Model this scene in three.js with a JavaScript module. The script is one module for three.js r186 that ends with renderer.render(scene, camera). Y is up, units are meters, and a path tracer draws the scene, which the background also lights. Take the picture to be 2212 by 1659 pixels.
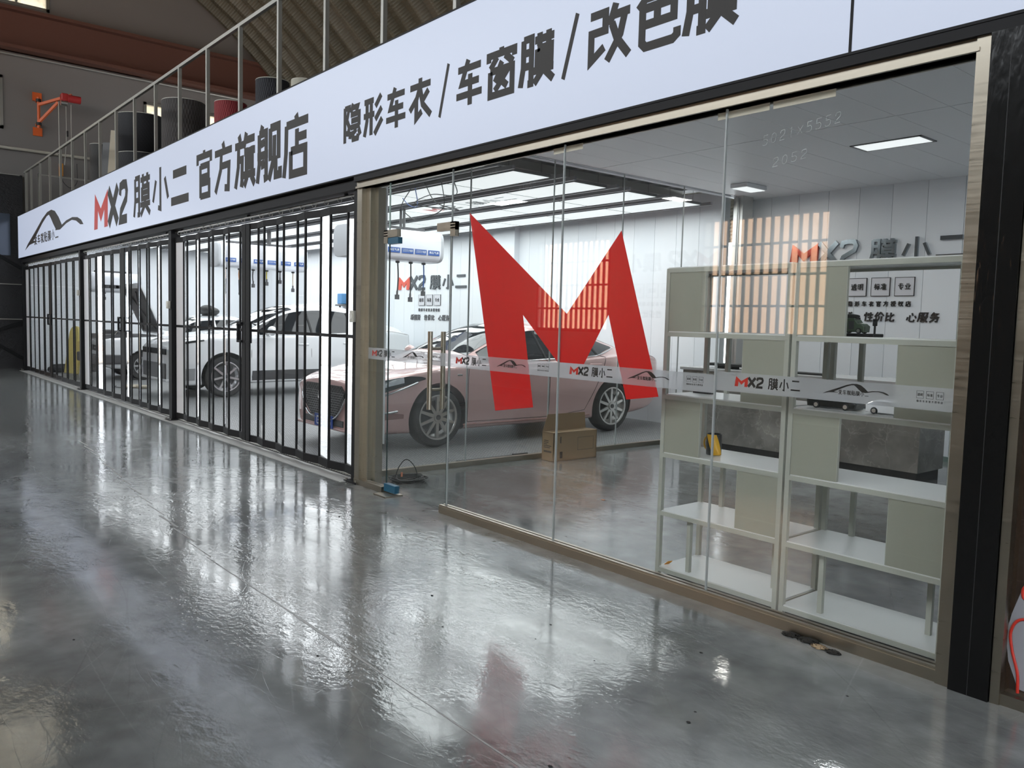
import * as THREE from 'three';
import { mergeGeometries, toCreasedNormals } from 'three/addons/utils/BufferGeometryUtils.js';
import { RoundedBoxGeometry } from 'three/addons/geometries/RoundedBoxGeometry.js';
import { RectAreaLightUniformsLib } from 'three/addons/lights/RectAreaLightUniformsLib.js';
import { Brush, Evaluator, SUBTRACTION } from 'three-bvh-csg';

// ---------------------------------------------------------------- camera, sky, sun, area lights, exposure
const scene = new THREE.Scene();
const renderer = new THREE.WebGLRenderer({ antialias: true });
renderer.toneMapping = THREE.LinearToneMapping;
renderer.toneMappingExposure = 1.0;
renderer.shadowMap.enabled = true;
RectAreaLightUniformsLib.init();

const camera = new THREE.PerspectiveCamera(50.455, 2212 / 1659, 0.05, 200);
{
  const yaw = -0.874532, pitch = 0.074857, roll = -0.026338;
  const f = new THREE.Vector3(Math.sin(yaw) * Math.cos(pitch), -Math.sin(pitch), -Math.cos(yaw) * Math.cos(pitch));
  const r = new THREE.Vector3(Math.cos(yaw), 0, Math.sin(yaw));
  const d = new THREE.Vector3().crossVectors(f, r);
  const r2 = r.clone().multiplyScalar(Math.cos(roll)).addScaledVector(d, Math.sin(roll));
  const d2 = d.clone().multiplyScalar(Math.cos(roll)).addScaledVector(r, -Math.sin(roll));
  camera.quaternion.setFromRotationMatrix(new THREE.Matrix4().makeBasis(r2, d2.clone().negate(), f.clone().negate()));
  camera.position.set(0, 1.44, 3.512);
}
scene.background = new THREE.Color(6.5, 6.85, 7.2);           // bright hazy daylight outside the hall
const sun = new THREE.DirectionalLight(new THREE.Color(1, 0.84, 0.66), 17);   // low afternoon sun, falls on the yard wall across the lane
sun.position.set(-6, 25, -5); sun.target.position.set(-9, 0, 18);
sun.castShadow = true; sun.shadow.radius = 1.5; sun.shadow.mapSize.set(4096, 4096);
Object.assign(sun.shadow.camera, { left: -30, right: 30, top: 30, bottom: -30, near: 1, far: 80 });
scene.add(sun, sun.target);

function areaLight(w, h, color, intensity, pos, look) {
  const l = new THREE.RectAreaLight(color, intensity, w, h);
  l.position.set(...pos); l.lookAt(...look); scene.add(l); return l;
}
const LED = new THREE.Color(0.94, 0.985, 1.0);

// ---------------------------------------------------------------- helpers
let seed = 7;
const rnd = () => { seed = (seed * 1664525 + 1013904223) % 4294967296; return seed / 4294967296; };
const rr = (a, b) => a + (b - a) * rnd();
const V3 = (x, y, z) => new THREE.Vector3(x, y, z);
const lerp = (a, b, t) => a + (b - a) * t;
const clamp = (x, a, b) => Math.min(b, Math.max(a, x));
const taken = new Map();
function numbered(name) { const n = taken.get(name) || 0; taken.set(name, n + 1); return n ? name + '_' + String(n).padStart(3, '0') : name; }
function flags(o) { o.traverse((c) => { if (c.isMesh) { c.castShadow = true; c.receiveShadow = true; } }); }
function tag(o, label, category, group) { o.userData.label = label; if (category) o.userData.category = category; if (group) o.userData.group = group; return o; }
function base(name, label, category, pos = [0, 0, 0], turn = 0, group) {
  const o = new THREE.Group(); o.name = numbered(name); o.position.set(...pos); o.rotation.y = turn; scene.add(o); return tag(o, label, category, group);
}
const strip = (g) => { const s = g.index ? g.toNonIndexed() : g; for (const k of Object.keys(s.attributes)) if (!['position', 'normal', 'uv'].includes(k)) s.deleteAttribute(k); if (!s.attributes.uv) s.setAttribute('uv', new THREE.BufferAttribute(new Float32Array(s.attributes.position.count * 2), 2)); if (!s.attributes.normal) s.computeVertexNormals(); s.groups = []; return s; };
const merge = (gs) => { gs = [].concat(gs); return gs.length === 1 ? gs[0] : mergeGeometries(gs.map(strip)); };
function part(name, g, m, parent, label) {
  const o = new THREE.Mesh(merge(g), m); o.name = name; parent.add(o); if (label) o.userData.label = label; return o;
}
function solo(name, g, m, label, category, group) { const o = new THREE.Mesh(merge(g), m); o.name = numbered(name); scene.add(o); return tag(o, label, category, group); }
function struct(name, g, m, label, parent = scene) {
  const o = g ? new THREE.Mesh(merge(g), m) : new THREE.Group(); o.name = parent === scene ? numbered(name) : name; parent.add(o);
  if (parent === scene) o.userData.kind = 'structure'; if (label) o.userData.label = label; return o;
}
// boxes carry uv in metres on every face
function box(w, h, d, x = 0, y = 0, z = 0) {
  const g = new THREE.BoxGeometry(w, h, d), uv = g.attributes.uv, dims = [[d, h], [d, h], [w, d], [w, d], [w, h], [w, h]];
  for (let i = 0; i < 24; i++) { const [a, b] = dims[i >> 2]; uv.setXY(i, uv.getX(i) * a, uv.getY(i) * b); }
  return g.translate(x, y, z);
}
const bx = (x0, x1, y0, y1, z0, z1) => box(x1 - x0, y1 - y0, z1 - z0, (x0 + x1) / 2, (y0 + y1) / 2, (z0 + z1) / 2);
const rbox = (w, h, d, r, x = 0, y = 0, z = 0) => new RoundedBoxGeometry(w, h, d, 3, r).translate(x, y, z);
const cyl = (r0, r1, h, x = 0, y = 0, z = 0, n = 20) => new THREE.CylinderGeometry(r0, r1, h, n).translate(x, y, z);
function bar(a, b, w, t = w) {      // square bar between two points
  a = V3(...a); b = V3(...b); const L = a.distanceTo(b), g = new THREE.BoxGeometry(w, t, L), m = new THREE.Matrix4().lookAt(a, b, Math.abs(b.y - a.y) > 0.99 * L ? V3(0, 0, 1) : V3(0, 1, 0));
  g.applyMatrix4(m); return g.translate((a.x + b.x) / 2, (a.y + b.y) / 2, (a.z + b.z) / 2);
}
const rod = (a, b, r, n = 10) => { a = V3(...a); b = V3(...b); const g = new THREE.CylinderGeometry(r, r, a.distanceTo(b), n); g.applyQuaternion(new THREE.Quaternion().setFromUnitVectors(V3(0, 1, 0), b.clone().sub(a).normalize())); return g.translate((a.x + b.x) / 2, (a.y + b.y) / 2, (a.z + b.z) / 2); };
const tube = (pts, r, n = 40, k = 6, closed = false) => new THREE.TubeGeometry(new THREE.CatmullRomCurve3(pts.map((p) => V3(...p)), closed), n, r, k, closed);
function polyPrism(pts, depth) {    // pts in x,y; front face at z = depth, back at 0
  const s = new THREE.Shape(pts.map((p) => new THREE.Vector2(p[0], p[1])));
  return new THREE.ExtrudeGeometry(s, { depth, bevelEnabled: false });
}
function holedWall(u0, u1, v0, v1, holes, place) {     // boxes round rectangular openings; place(u0,u1,v0,v1) -> geometry
  const us = [...new Set([u0, u1, ...holes.flatMap((h) => [h[0], h[1]])])].sort((a, b) => a - b), gs = [];
  for (let i = 0; i + 1 < us.length; i++) {
    const mid = (us[i] + us[i + 1]) / 2; let cuts = holes.filter((h) => h[0] < mid && h[1] > mid).sort((a, b) => a[2] - b[2]), v = v0;
    for (const c of cuts) { if (c[2] > v) gs.push(place(us[i], us[i + 1], v, c[2])); v = c[3]; }
    if (v < v1) gs.push(place(us[i], us[i + 1], v, v1));
  }
  return gs;
}

// ---------------------------------------------------------------- textures
function hash(x, y, s) { let h = Math.imul(x, 374761393) ^ Math.imul(y, 668265263) ^ Math.imul(s, 1274126177); h = Math.imul(h ^ (h >>> 13), 1274126177); return ((h ^ (h >>> 16)) >>> 0) / 4294967296; }
function vnoise(u, v, px, py, s) {  // tiling value noise, px by py cells over the unit square
  const x = u * px, y = v * py, ix = Math.floor(x), iy = Math.floor(y); let fx = x - ix, fy = y - iy; fx = fx * fx * (3 - 2 * fx); fy = fy * fy * (3 - 2 * fy);
  const x0 = ((ix % px) + px) % px, y0 = ((iy % py) + py) % py, x1 = (x0 + 1) % px, y1 = (y0 + 1) % py;
  return lerp(lerp(hash(x0, y0, s), hash(x1, y0, s), fx), lerp(hash(x0, y1, s), hash(x1, y1, s), fx), fy);
}
function fbm(u, v, px, py, oct, s) { let a = 0, w = 0.5, t = 0; for (let i = 0; i < oct; i++) { a += w * vnoise(u, v, px << i, py << i, s + i); t += w; w *= 0.55; } return a / t; }
function dataTex(n, m, fill, srgb) {
  const d = new Uint8Array(n * m * 4), c = [0, 0, 0];
  for (let y = 0; y < m; y++) for (let x = 0; x < n; x++) { fill(x / n, y / m, c, x, y); const i = (y * n + x) * 4; d[i] = clamp(c[0], 0, 1) * 255; d[i + 1] = clamp(c[1], 0, 1) * 255; d[i + 2] = clamp(c[2], 0, 1) * 255; d[i + 3] = 255; }
  const t = new THREE.DataTexture(d, n, m); t.wrapS = t.wrapT = THREE.RepeatWrapping; t.magFilter = THREE.LinearFilter; t.minFilter = THREE.LinearMipmapLinearFilter; t.generateMipmaps = true; if (srgb) t.colorSpace = THREE.SRGBColorSpace; t.needsUpdate = true; return t;
}
const rep = (t, a, b = a) => { const c = t.clone(); c.repeat.set(a, b); c.needsUpdate = true; return c; };
const grey = (c, v) => { c[0] = c[1] = c[2] = v; };
const mat = (color, roughness = 0.6, metalness = 0, extra = {}) => new THREE.MeshPhysicalMaterial({ color, roughness, metalness, ...extra });
const lin = (r, g, b) => new THREE.Color().setRGB(r, g, b);

// polished concrete: mottling, trowel arcs, scratches; uv in metres, one tile is 9 m
const N = 2048;
const scratch = new Float32Array(N * N);
for (let k = 0; k < 900; k++) {
  let x = rnd() * N, y = rnd() * N, a = rnd() < 0.6 ? rr(-0.5, 0.2) : rnd() * 6.28, L = rr(30, 380), b = rr(-0.002, 0.002), s = rr(0.15, 0.9) * (rnd() < 0.5 ? -1 : 1);
  for (let i = 0; i < L; i++) { x += Math.cos(a); y += Math.sin(a); a += b; const p = ((y | 0) & (N - 1)) * N + ((x | 0) & (N - 1)); scratch[p] = s * Math.sin(Math.PI * i / L); }
}
const floorCol = dataTex(N, N, (u, v, c, x, y) => {
  const a = fbm(u, v, 6, 6, 6, 11), b = fbm(u, v, 14, 40, 4, 31), e = fbm(u, v, 90, 90, 3, 51), s = scratch[y * N + x];
  let k = 0.47 + (a - 0.5) * 0.24 + (b - 0.5) * 0.16 + (e - 0.5) * 0.12 + s * 0.06;
  c[0] = k * 0.985; c[1] = k * 1.005; c[2] = k * 1.0;
}, true);
const floorRough = dataTex(N, N, (u, v, c, x, y) => { const a = fbm(u, v, 7, 9, 5, 71), b = fbm(u, v, 40, 150, 4, 91); grey(c, 0.1 + 0.1 * (a - 0.5) + 0.1 * (b - 0.5) + Math.abs(scratch[y * N + x]) * 0.14); });
const floorBump = dataTex(N, N, (u, v, c, x, y) => { const a = fbm(u, v, 60, 110, 4, 111), e = fbm(u, v, 150, 200, 3, 151); const q = clamp((fbm(u, v, 7, 9, 4, 171) - 0.34) * 3.2, 0.12, 1.2); grey(c, 0.5 + q * ((a - 0.5) * 0.85 + (e - 0.5) * 0.5) + scratch[y * N + x] * 0.15); });   // one tile is 3 m
const M = {};
M.floor = mat(0xffffff, 1, 0, { map: rep(floorCol, 1 / 9), roughnessMap: rep(floorRough, 1 / 9), bumpMap: rep(floorBump, 1 / 3), bumpScale: 0.0011, specularIntensity: 1, ior: 1.62 });
// washed plastic grid mat with raised lozenges; one tile is 0.4 m
const lozenge = (u, v) => { const n = 10, x = u * n, y = v * n, i = Math.floor(x), j = Math.floor(y); let a = x - i - 0.5, b = y - j - 0.5; if ((i + j) & 1) [a, b] = [b, a]; return Math.max(0, 1 - Math.hypot(a * 2.0, b * 4.2)); };
const matCol = dataTex(512, 512, (u, v, c) => { const l = lozenge(u, v) > 0.12 ? 1 : 0, e = Math.min(u, 1 - u, v, 1 - v) < 0.006 ? 1 : 0, n = fbm(u, v, 30, 30, 2, 3); const k = 0.3 + 0.36 * l - 0.12 * e + (n - 0.5) * 0.1; c[0] = k; c[1] = k * 1.01; c[2] = k * 1.02; }, true);
const matBump = dataTex(512, 512, (u, v, c) => { const e = Math.min(u, 1 - u, v, 1 - v) < 0.006 ? 1 : 0; grey(c, 0.3 + 0.6 * Math.min(1, 2.5 * lozenge(u, v)) - 0.3 * e); });
M.gridMat = mat(0xffffff, 0.42, 0, { map: rep(matCol, 2.5), bumpMap: rep(matBump, 2.5), bumpScale: 0.003 });
// grey marble with pale veins; one tile is 2 m
M.marble = mat(0xffffff, 0.28, 0, { map: rep(dataTex(1024, 1024, (u, v, c) => {
  const w = fbm(u, v, 5, 5, 5, 201), q = fbm(u, v, 9, 9, 4, 221), r1 = Math.abs(fbm(u + w * 0.3, v + q * 0.2, 4, 6, 5, 241) - 0.5), r2 = Math.abs(fbm(u, v, 9, 7, 5, 261) - 0.5);
  let k = 0.5 + (w - 0.5) * 0.3 + (q - 0.5) * 0.2 + 0.1 * Math.max(0, 1 - r1 * 50) + 0.07 * Math.max(0, 1 - r2 * 60); c[0] = k * 1.02; c[1] = k; c[2] = k * 0.965;
}, true), 0.5) });
const brushed = dataTex(512, 512, (u, v, c) => grey(c, 0.22 + 0.16 * fbm(u, v, 4, 240, 2, 301) + 0.1 * fbm(u, v, 12, 12, 3, 311)));
M.steel = mat(lin(0.37, 0.335, 0.275), 1, 1, { roughnessMap: rep(brushed, 1) });
M.chrome = mat(lin(0.75, 0.76, 0.78), 0.08, 1);
M.alu = mat(lin(0.62, 0.62, 0.6), 0.34, 1);
M.galv = mat(lin(0.34, 0.33, 0.3), 0.45, 0.6);
M.blackFrame = mat(lin(0.01, 0.01, 0.011), 0.6, 0, { specularIntensity: 0.5 });
M.blackGloss = mat(lin(0.006, 0.006, 0.006), 0.2, 0, { ior: 1.42, bumpMap: rep(dataTex(512, 512, (u, v, c) => grey(c, fbm(u, v, 40, 10, 4, 331))), 1.2), bumpScale: 0.0022 });
M.black = mat(lin(0.015, 0.015, 0.016), 0.6);
M.rubber = mat(lin(0.022, 0.022, 0.024), 0.75);
M.white = mat(lin(0.72, 0.74, 0.76), 0.45);
M.wallWhite = mat(lin(0.8, 0.825, 0.86), 0.4);
M.wallWhite2 = mat(lin(0.77, 0.8, 0.84), 0.4);
M.ceilWhite = mat(lin(0.8, 0.815, 0.84), 0.5);
M.seamGrey = mat(lin(0.16, 0.17, 0.18), 0.7);
M.glass = mat(lin(0.985, 0.995, 0.992), 0, 0, { transmission: 1, thickness: 0, ior: 1.52 });
M.pvc = mat(lin(0.98, 0.985, 0.988), 0, 0, { transmission: 1, thickness: 0, ior: 1.5 });
M.brownGlass = mat(lin(0.035, 0.02, 0.012), 0.06, 0, { clearcoat: 1 });
M.glassEdge = mat(lin(0.45, 0.56, 0.53), 0.2);
M.silicone = mat(lin(0.36, 0.385, 0.385), 0.3);
M.frost = mat(lin(0.93, 0.93, 0.95), 0.58, 0, { transmission: 0.87, thickness: 0 });
M.redVinyl = mat(lin(0.7, 0.014, 0.014), 0.25);
M.redPaint = mat(lin(0.62, 0.035, 0.02), 0.35);
M.letter = mat(lin(0.022, 0.02, 0.019), 0.35);
M.greyDark = mat(lin(0.07, 0.07, 0.075), 0.5);
M.greyMid = mat(lin(0.24, 0.24, 0.25), 0.5);
M.ledFace = new THREE.MeshStandardMaterial({ color: 0x999999, roughness: 0.6, emissive: LED, emissiveIntensity: 0.95 });

// ---------------------------------------------------------------- stroke lettering, 100 x 100 boxes with y down
const GLYPH = {
  '车': '8,18 92,18;46,0 22,50 86,50;3,76 97,76;54,32 54,100',
  '隐': '8,4 8,100;8,7 32,7 20,40 34,60 27,76 14,74;56,0 42,22;50,10 82,10 74,26;42,28 90,28 90,62;46,45 90,45;42,62 94,62;42,72 38,92;55,72 57,95 82,95 85,84;66,68 72,80;88,70 97,88',
  '形': '6,10 54,10;3,46 58,46;20,10 20,60 7,99;42,10 42,99;92,3 64,28;95,36 64,62;98,64 60,99',
  '衣': '50,0 50,18;6,18 94,18;50,18 36,46 5,72;34,44 34,94 58,80;86,34 62,54;50,26 62,64 97,94',
  '窗': '50,0 50,10;8,26 8,12 92,12 92,26;36,18 14,40;62,18 88,38;52,30 44,42;14,46 86,46 86,97 14,97 14,46;46,48 30,70;40,57 66,57 30,88;42,62 70,84',
  '膜': '10,6 10,60 2,99;10,6 34,6 34,96 24,96;10,33 34,33;10,60 34,60;44,14 99,14;58,1 58,26;84,1 84,26;52,32 91,32 91,60 52,60 52,32;52,46 91,46;42,74 99,74;71,60 68,76 44,99;73,76 99,99',
  '小': '50,0 50,98 36,94;24,28 6,78;76,28 94,78', '二': '14,12 86,12;3,88 97,88',
  '官': '50,0 50,10;7,28 7,12 93,12 93,28;26,30 26,99;26,33 78,33 78,56 26,56;26,69 82,69 82,96 26,96',
  '方': '48,0 54,14;3,19 97,19;40,19 36,54 6,98;38,47 82,47 78,94 58,92',
  '旗': '22,0 28,14;2,20 44,20;20,20 18,60 4,99;20,47 38,47 36,92 28,90;58,0 46,28;54,14 97,14;48,36 99,36;58,28 58,78;86,28 86,78;58,50 86,50;58,63 86,63;44,78 100,78;62,82 48,99;82,82 98,99',
  '舰': '24,0 18,12;10,14 10,66 2,99;10,14 40,14 40,92 30,94;2,52 48,52;24,24 26,38;24,60 26,76;58,10 58,66;58,10 92,10 92,66;75,24 74,60 52,99;80,60 80,93 98,93 98,80',
  '店': '50,0 54,10;12,14 97,14;12,14 10,60 2,99;54,24 54,57;54,38 91,38;30,58 87,58 87,96 30,96 30,58',
  '改': '5,10 42,10 42,42 8,42 8,92 40,72;66,0 52,36;60,20 99,20;88,20 78,58 48,99;58,34 72,66 99,98',
  '色': '38,0 8,28;28,13 72,13 60,30;18,30 87,30 87,58 18,58;51,30 51,58;18,30 18,88 26,96 86,96 95,90 95,78',
  '爱': '86,2 16,8;22,14 28,24;48,12 52,24;78,12 70,26;7,42 7,30 93,30 93,42;26,46 78,46;46,46 34,70 6,99;38,60 76,60 60,80 30,99;44,66 64,86 97,99',
  '就': '26,0 26,12;2,14 54,14;10,24 46,24 46,44 10,44 10,24;28,44 28,96 18,92;14,56 4,80;42,56 52,78;54,30 98,30;72,2 72,40 66,70 50,99;80,40 80,93 98,93 98,78;84,6 94,20',
  '贴': '8,6 8,66;8,6 40,6 40,66;24,20 22,66 4,99;28,72 42,92;68,0 68,50;68,24 98,24;54,50 94,50 94,95 54,95 54,50',
  '透': '84,2 44,10;34,20 98,20;66,8 66,48;62,22 36,46;70,22 96,44;42,52 76,52 70,66 90,66 86,88 74,86;56,52 50,72 38,86;8,8 18,20;2,36 22,36 22,76 6,94;20,80 40,94 98,96',
  '明': '6,12 6,80;6,12 38,12 38,80 6,80;6,46 38,46;54,6 54,60 44,99;54,6 92,6 92,96 78,94;54,34 92,34;54,62 92,62',
  '标': '2,24 42,24;22,0 22,99;22,30 4,66;24,36 40,56;50,12 92,12;44,38 98,38;70,38 70,94 58,92;54,54 44,84;84,54 96,82',
  '准': '6,10 18,28;2,88 22,54;44,0 28,40;38,26 38,99;62,2 70,16;38,24 96,24;40,48 92,48;40,70 92,70;38,94 98,94;66,24 66,94',
  '专': '16,14 84,14;4,38 96,38;48,0 34,62 82,62 50,90;36,76 66,99', '业': '36,4 36,92;64,4 64,92;4,92 96,92;12,30 24,66;90,28 76,66',
  '授': '2,22 36,22;20,0 20,94 8,90;2,64 38,48;92,2 44,8;48,16 54,28;66,12 70,26;90,12 82,28;42,46 42,34 96,34 96,46;48,54 88,54 74,78 42,99;56,64 72,84 98,99',
  '权': '2,24 44,24;22,0 22,99;22,30 4,66;26,36 42,54;48,14 92,14 82,52 44,99;54,22 70,66 98,97',
  '新': '26,0 30,10;6,14 50,14;16,22 20,34;40,20 36,34;2,38 54,38;6,56 52,56;28,38 28,96;22,64 6,86;36,64 48,80;90,2 60,12 60,60 52,99;60,40 98,40;82,40 82,99',
  '国': '8,6 8,99;8,6 92,6 92,99;8,95 92,95;26,24 74,24;28,48 72,48;22,78 78,78;50,24 50,78;60,58 68,68',
  '货': '30,0 8,30;20,18 20,44;84,4 50,24;56,2 56,36 92,36 92,26;20,50 20,82;20,50 80,50 80,82;50,56 46,80 10,99;58,82 92,99',
  '性': '18,0 18,99;6,20 4,46;26,18 34,32;50,12 40,44;46,28 94,28;44,58 92,58;36,94 98,94;68,2 68,94',
  '价': '30,0 4,50;20,30 20,99;62,0 34,42;62,2 98,40;52,44 50,70 36,99;78,44 78,99',
  '比': '14,4 14,90 44,76;14,40 44,40;58,4 58,90 68,95 94,93 96,76;92,24 60,46', '心': '10,50 4,84;30,30 30,86 40,95 74,95 78,76;48,8 60,34;82,36 96,62',
  '服': '10,6 10,60 2,99;10,6 38,6 38,94 28,92;10,34 38,34;10,60 38,60;52,6 52,99;52,6 90,6 88,34 76,32;52,46 90,46 78,76 58,99;62,54 76,80 98,99',
  '务': '40,0 14,34;32,14 78,14 54,36 6,52;32,22 60,42 96,52;14,60 84,60 80,94 60,92;50,48 44,74 8,99',
  '电': '14,22 84,22 84,68 14,68 14,22;14,45 84,45;50,2 50,92 94,92 94,78', '高': '50,0 50,12;4,14 96,14;28,26 72,26 72,42 28,42 28,26;10,98 10,54 90,54 90,94 80,94;34,66 66,66 66,84 34,84 34,66',
  '源': '8,8 18,18;4,36 14,44;4,96 20,60;30,8 98,8;34,8 32,54 22,98;64,12 58,22;44,24 88,24 88,54 44,54 44,24;44,38 88,38;66,54 66,96 56,94;50,64 40,88;80,64 94,86',
  '压': '10,8 94,8;14,8 12,60 2,98;54,26 54,90;30,52 86,52;20,92 98,92;70,62 80,76', '气': '28,0 6,34;22,16 92,16;24,34 82,34;12,52 74,52 78,88 96,98 96,80',
  '/': '92,-8 12,108', 'X': '4,3 94,97;98,3 4,97', '2': '12,30 20,8 50,4 82,6 92,24 84,44 24,72 12,95 92,95', '0': '50,3 82,16 90,50 82,84 50,97 18,84 10,50 18,16 50,3', 'V': '4,0 50,98 96,0', 'G': '90,24 80,6 20,6 8,24 8,76 20,95 80,95 92,76 92,52 56,52', '1': '30,20 52,4 52,98', 'C': '90,24 78,6 22,6 8,24 8,76 22,95 78,95 90,76', '5': '88,4 16,4 14,44 70,42 90,58 88,82 70,96 20,96 8,84', 'x': '10,20 90,90;90,20 10,90', '-': '10,50 90,50',
};
const MPOLY = [[0, 100], [9, 0], [50, 46], [100, 0], [97, 100], [74, 100], [75, 50], [50, 82], [29, 48], [25, 100]];
const CARLOGO = [[0, 100], [6, 82], [22, 48], [36, 16], [45, 2], [52, 0], [58, 8], [64, 30], [69, 56], [76, 48], [85, 45], [92, 50], [97, 60], [100, 74], [96, 72], [90, 58], [84, 52], [76, 56], [66, 68], [60, 66], [55, 44], [51, 24], [48, 12], [44, 14], [36, 30], [26, 56], [18, 76], [26, 82], [10, 86]];
// solid letters: box [x0, x1, y0, y1] in the x,y plane, front at z = depth
function strokeSolid(pts, wx, wy, depth, out) {
  const n = pts.length, L = [], R = [];
  for (let i = 0; i < n; i++) {
    const a = pts[Math.max(0, i - 1)], b = pts[Math.min(n - 1, i + 1)], p = pts[i];
    const dir = (s, e) => { const dx = e[0] - s[0], dy = e[1] - s[1], l = Math.hypot(dx, dy) || 1; return [dx / l, dy / l]; };
    let nx, ny, k = 1;
    if (i === 0 || i === n - 1) { const d = dir(a, b); nx = -d[1]; ny = d[0]; }
    else { const d1 = dir(a, p), d2 = dir(p, b); nx = -(d1[1] + d2[1]); ny = d1[0] + d2[0]; const l = Math.hypot(nx, ny) || 1; nx /= l; ny /= l; k = 1 / Math.max(0.45, nx * -d1[1] + ny * d1[0]); }
    L.push([p[0] + nx * wx * k, p[1] + ny * wy * k]); R.push([p[0] - nx * wx * k, p[1] - ny * wy * k]);
  }
  const tri = (a, b, c) => out.push(...a, ...b, ...c), F = (p) => [p[0], p[1], depth], B = (p) => [p[0], p[1], 0];
  for (let i = 0; i + 1 < n; i++) {
    tri(F(L[i]), F(R[i]), F(R[i + 1])); tri(F(L[i]), F(R[i + 1]), F(L[i + 1]));
    tri(F(R[i]), B(R[i]), B(R[i + 1])); tri(F(R[i]), B(R[i + 1]), F(R[i + 1]));
    tri(F(L[i]), B(L[i + 1]), B(L[i])); tri(F(L[i]), F(L[i + 1]), B(L[i + 1]));
  }
  for (const i of [0, n - 1]) { tri(F(L[i]), B(L[i]), B(R[i])); tri(F(L[i]), B(R[i]), F(R[i])); }
}
function glyphGeo(ch, x0, x1, y0, y1, weight, depth, slant = 0) {
  const w = x1 - x0, h = y1 - y0, put = (p) => [x0 + p[0] / 100 * w + slant * (1 - p[1] / 100) * h, y1 - p[1] / 100 * h];
  if (ch === 'M') return polyPrism(MPOLY.map(put), depth);
  if (ch === '@') return polyPrism(CARLOGO.map(put), depth);
  const out = [], s = Math.min(w, h) * weight / 2; let lay = 0;
  for (const st of GLYPH[ch].split(';')) strokeSolid(st.split(' ').map((q) => put(q.split(',').map(Number))), lerp(s, weight * w / 2, 0.5), lerp(s, weight * h / 2, 0.5), depth * (1 + 0.06 * lay++), out);   // later strokes lie a hair higher
  const g = new THREE.BufferGeometry(); g.setAttribute('position', new THREE.Float32BufferAttribute(out, 3)); g.computeVertexNormals(); return strip(g);
}
function textGeo(str, x0, x1, y0, y1, weight, depth, gap = 0.14, slant = 0) {
  const n = str.length, p = (x1 - x0) / n; return merge([...str].map((c, i) => (c === ' ' ? null : glyphGeo(c, x0 + i * p + p * gap / 2, x0 + (i + 1) * p - p * gap / 2, y0, y1, weight, depth, slant))).filter(Boolean));
}

// ---------------------------------------------------------------- the setting
// heights and lines read off the photograph: glass front in the plane z = 0, x along it, showroom and bays behind (z < 0)
const XP = -6.48, YC = 3.186, ZB = -6.13, ZW = -5.9, XL = -22.4, XF = -23.3, ZO = 8;
{
  const f = new THREE.PlaneGeometry(1, 1);
  const g = bx(XF - 0.4, 6.2, -0.2, 0, -10.4, ZO + 0.2);
  const fl = struct('floor', g, M.floor, 'polished grey concrete floor with scuffs and trowel marks');
  const jt = []; for (let x = -10; x < 2.4; x += 0.4) jt.push(bx(x, x + 0.4, 0, 0.0012, 1.822 - 0.004 * Math.sin(x * 3) + (x < -5 ? (x + 5) * 0.08 : 0), 1.831 + 0.003 * Math.sin(x * 5) + (x < -5 ? (x + 5) * 0.08 : 0)));
  part('day_joint', jt, mat(lin(0.3, 0.3, 0.29), 0.35), fl, 'thin raised day joint');
}
struct('trim_1', bx(XL, -6.4, 0, 0.004, -0.13, 0.1), mat(lin(0.34, 0.34, 0.325), 0.6, 0, { bumpMap: rep(floorBump, 0.3), bumpScale: 0.0008 }), 'pale bare concrete strip along the folding gates');
struct('floor_mat', bx(XL + 0.02, XP - 0.06, 0.001, 0.02, ZW, -0.14), M.gridMat, 'grey plastic grid matting of the car bays');
// slotted drain in front of the matting
{
  const d = struct('trim_2', bx(XL + 0.02, -6.45, 0.001, 0.008, -0.138, -0.075), M.black, 'narrow slotted drain along the gates');
  const gs = []; for (let x = -13; x < -6.47; x += 0.05) gs.push(box(0.022, 0.006, 0.05, x, 0.0135, -0.106));
  const o = part('grating', gs, M.galv, d); o.userData.kind = 'stuff';
}
// panel walls: each board a part
function panelWall(name, label, x0, x1, y0, y1, zFront, w) {
  const s = struct(name, bx(x0, x1, y0, y1, zFront - 0.14, zFront - 0.03), M.seamGrey, label);
  const g = bx(-w / 2 + 0.0022, w / 2 - 0.0022, y0, y1, -0.04, 0); let k = 0;
  for (let x = x1 - w / 2; x > x0; x -= w, k++) { const o = part('panel', g, k % 3 ? M.wallWhite : M.wallWhite2, s); o.position.set(x, 0, zFront); }
  return s;
}
panelWall('wall_back', 'white ribbed panel wall behind the reception counter', XP - 0.2, -1.0, 0, YC + 0.06, ZB, 0.404);
panelWall('wall_bays', 'white panel wall at the rear of the car bays', XL, XP - 0.36, 0, 3.32, ZW, 0.404);
struct('wall_left', bx(XL - 0.1, XL, 0, 3.3, ZW, -0.1), M.wallWhite, 'white side wall of the last car bay');
struct('wall_right', bx(-1.02, -0.92, 0, YC + 0.1, ZB, -0.1), M.wallWhite2, 'white side wall of the showroom');
struct('baseboard_back', bx(XP, -1.02, 0, 0.06, ZB, ZB + 0.012), mat(lin(0.2, 0.27, 0.24), 0.5), 'thin green skirting');
// pilaster box and conduit duct on the bay wall
struct('pillar_bays', bx(-11.75, -11.15, 0.02, 3.3, ZW, ZW + 0.12), M.wallWhite2, 'boxed pillar on the bay wall');
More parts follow.
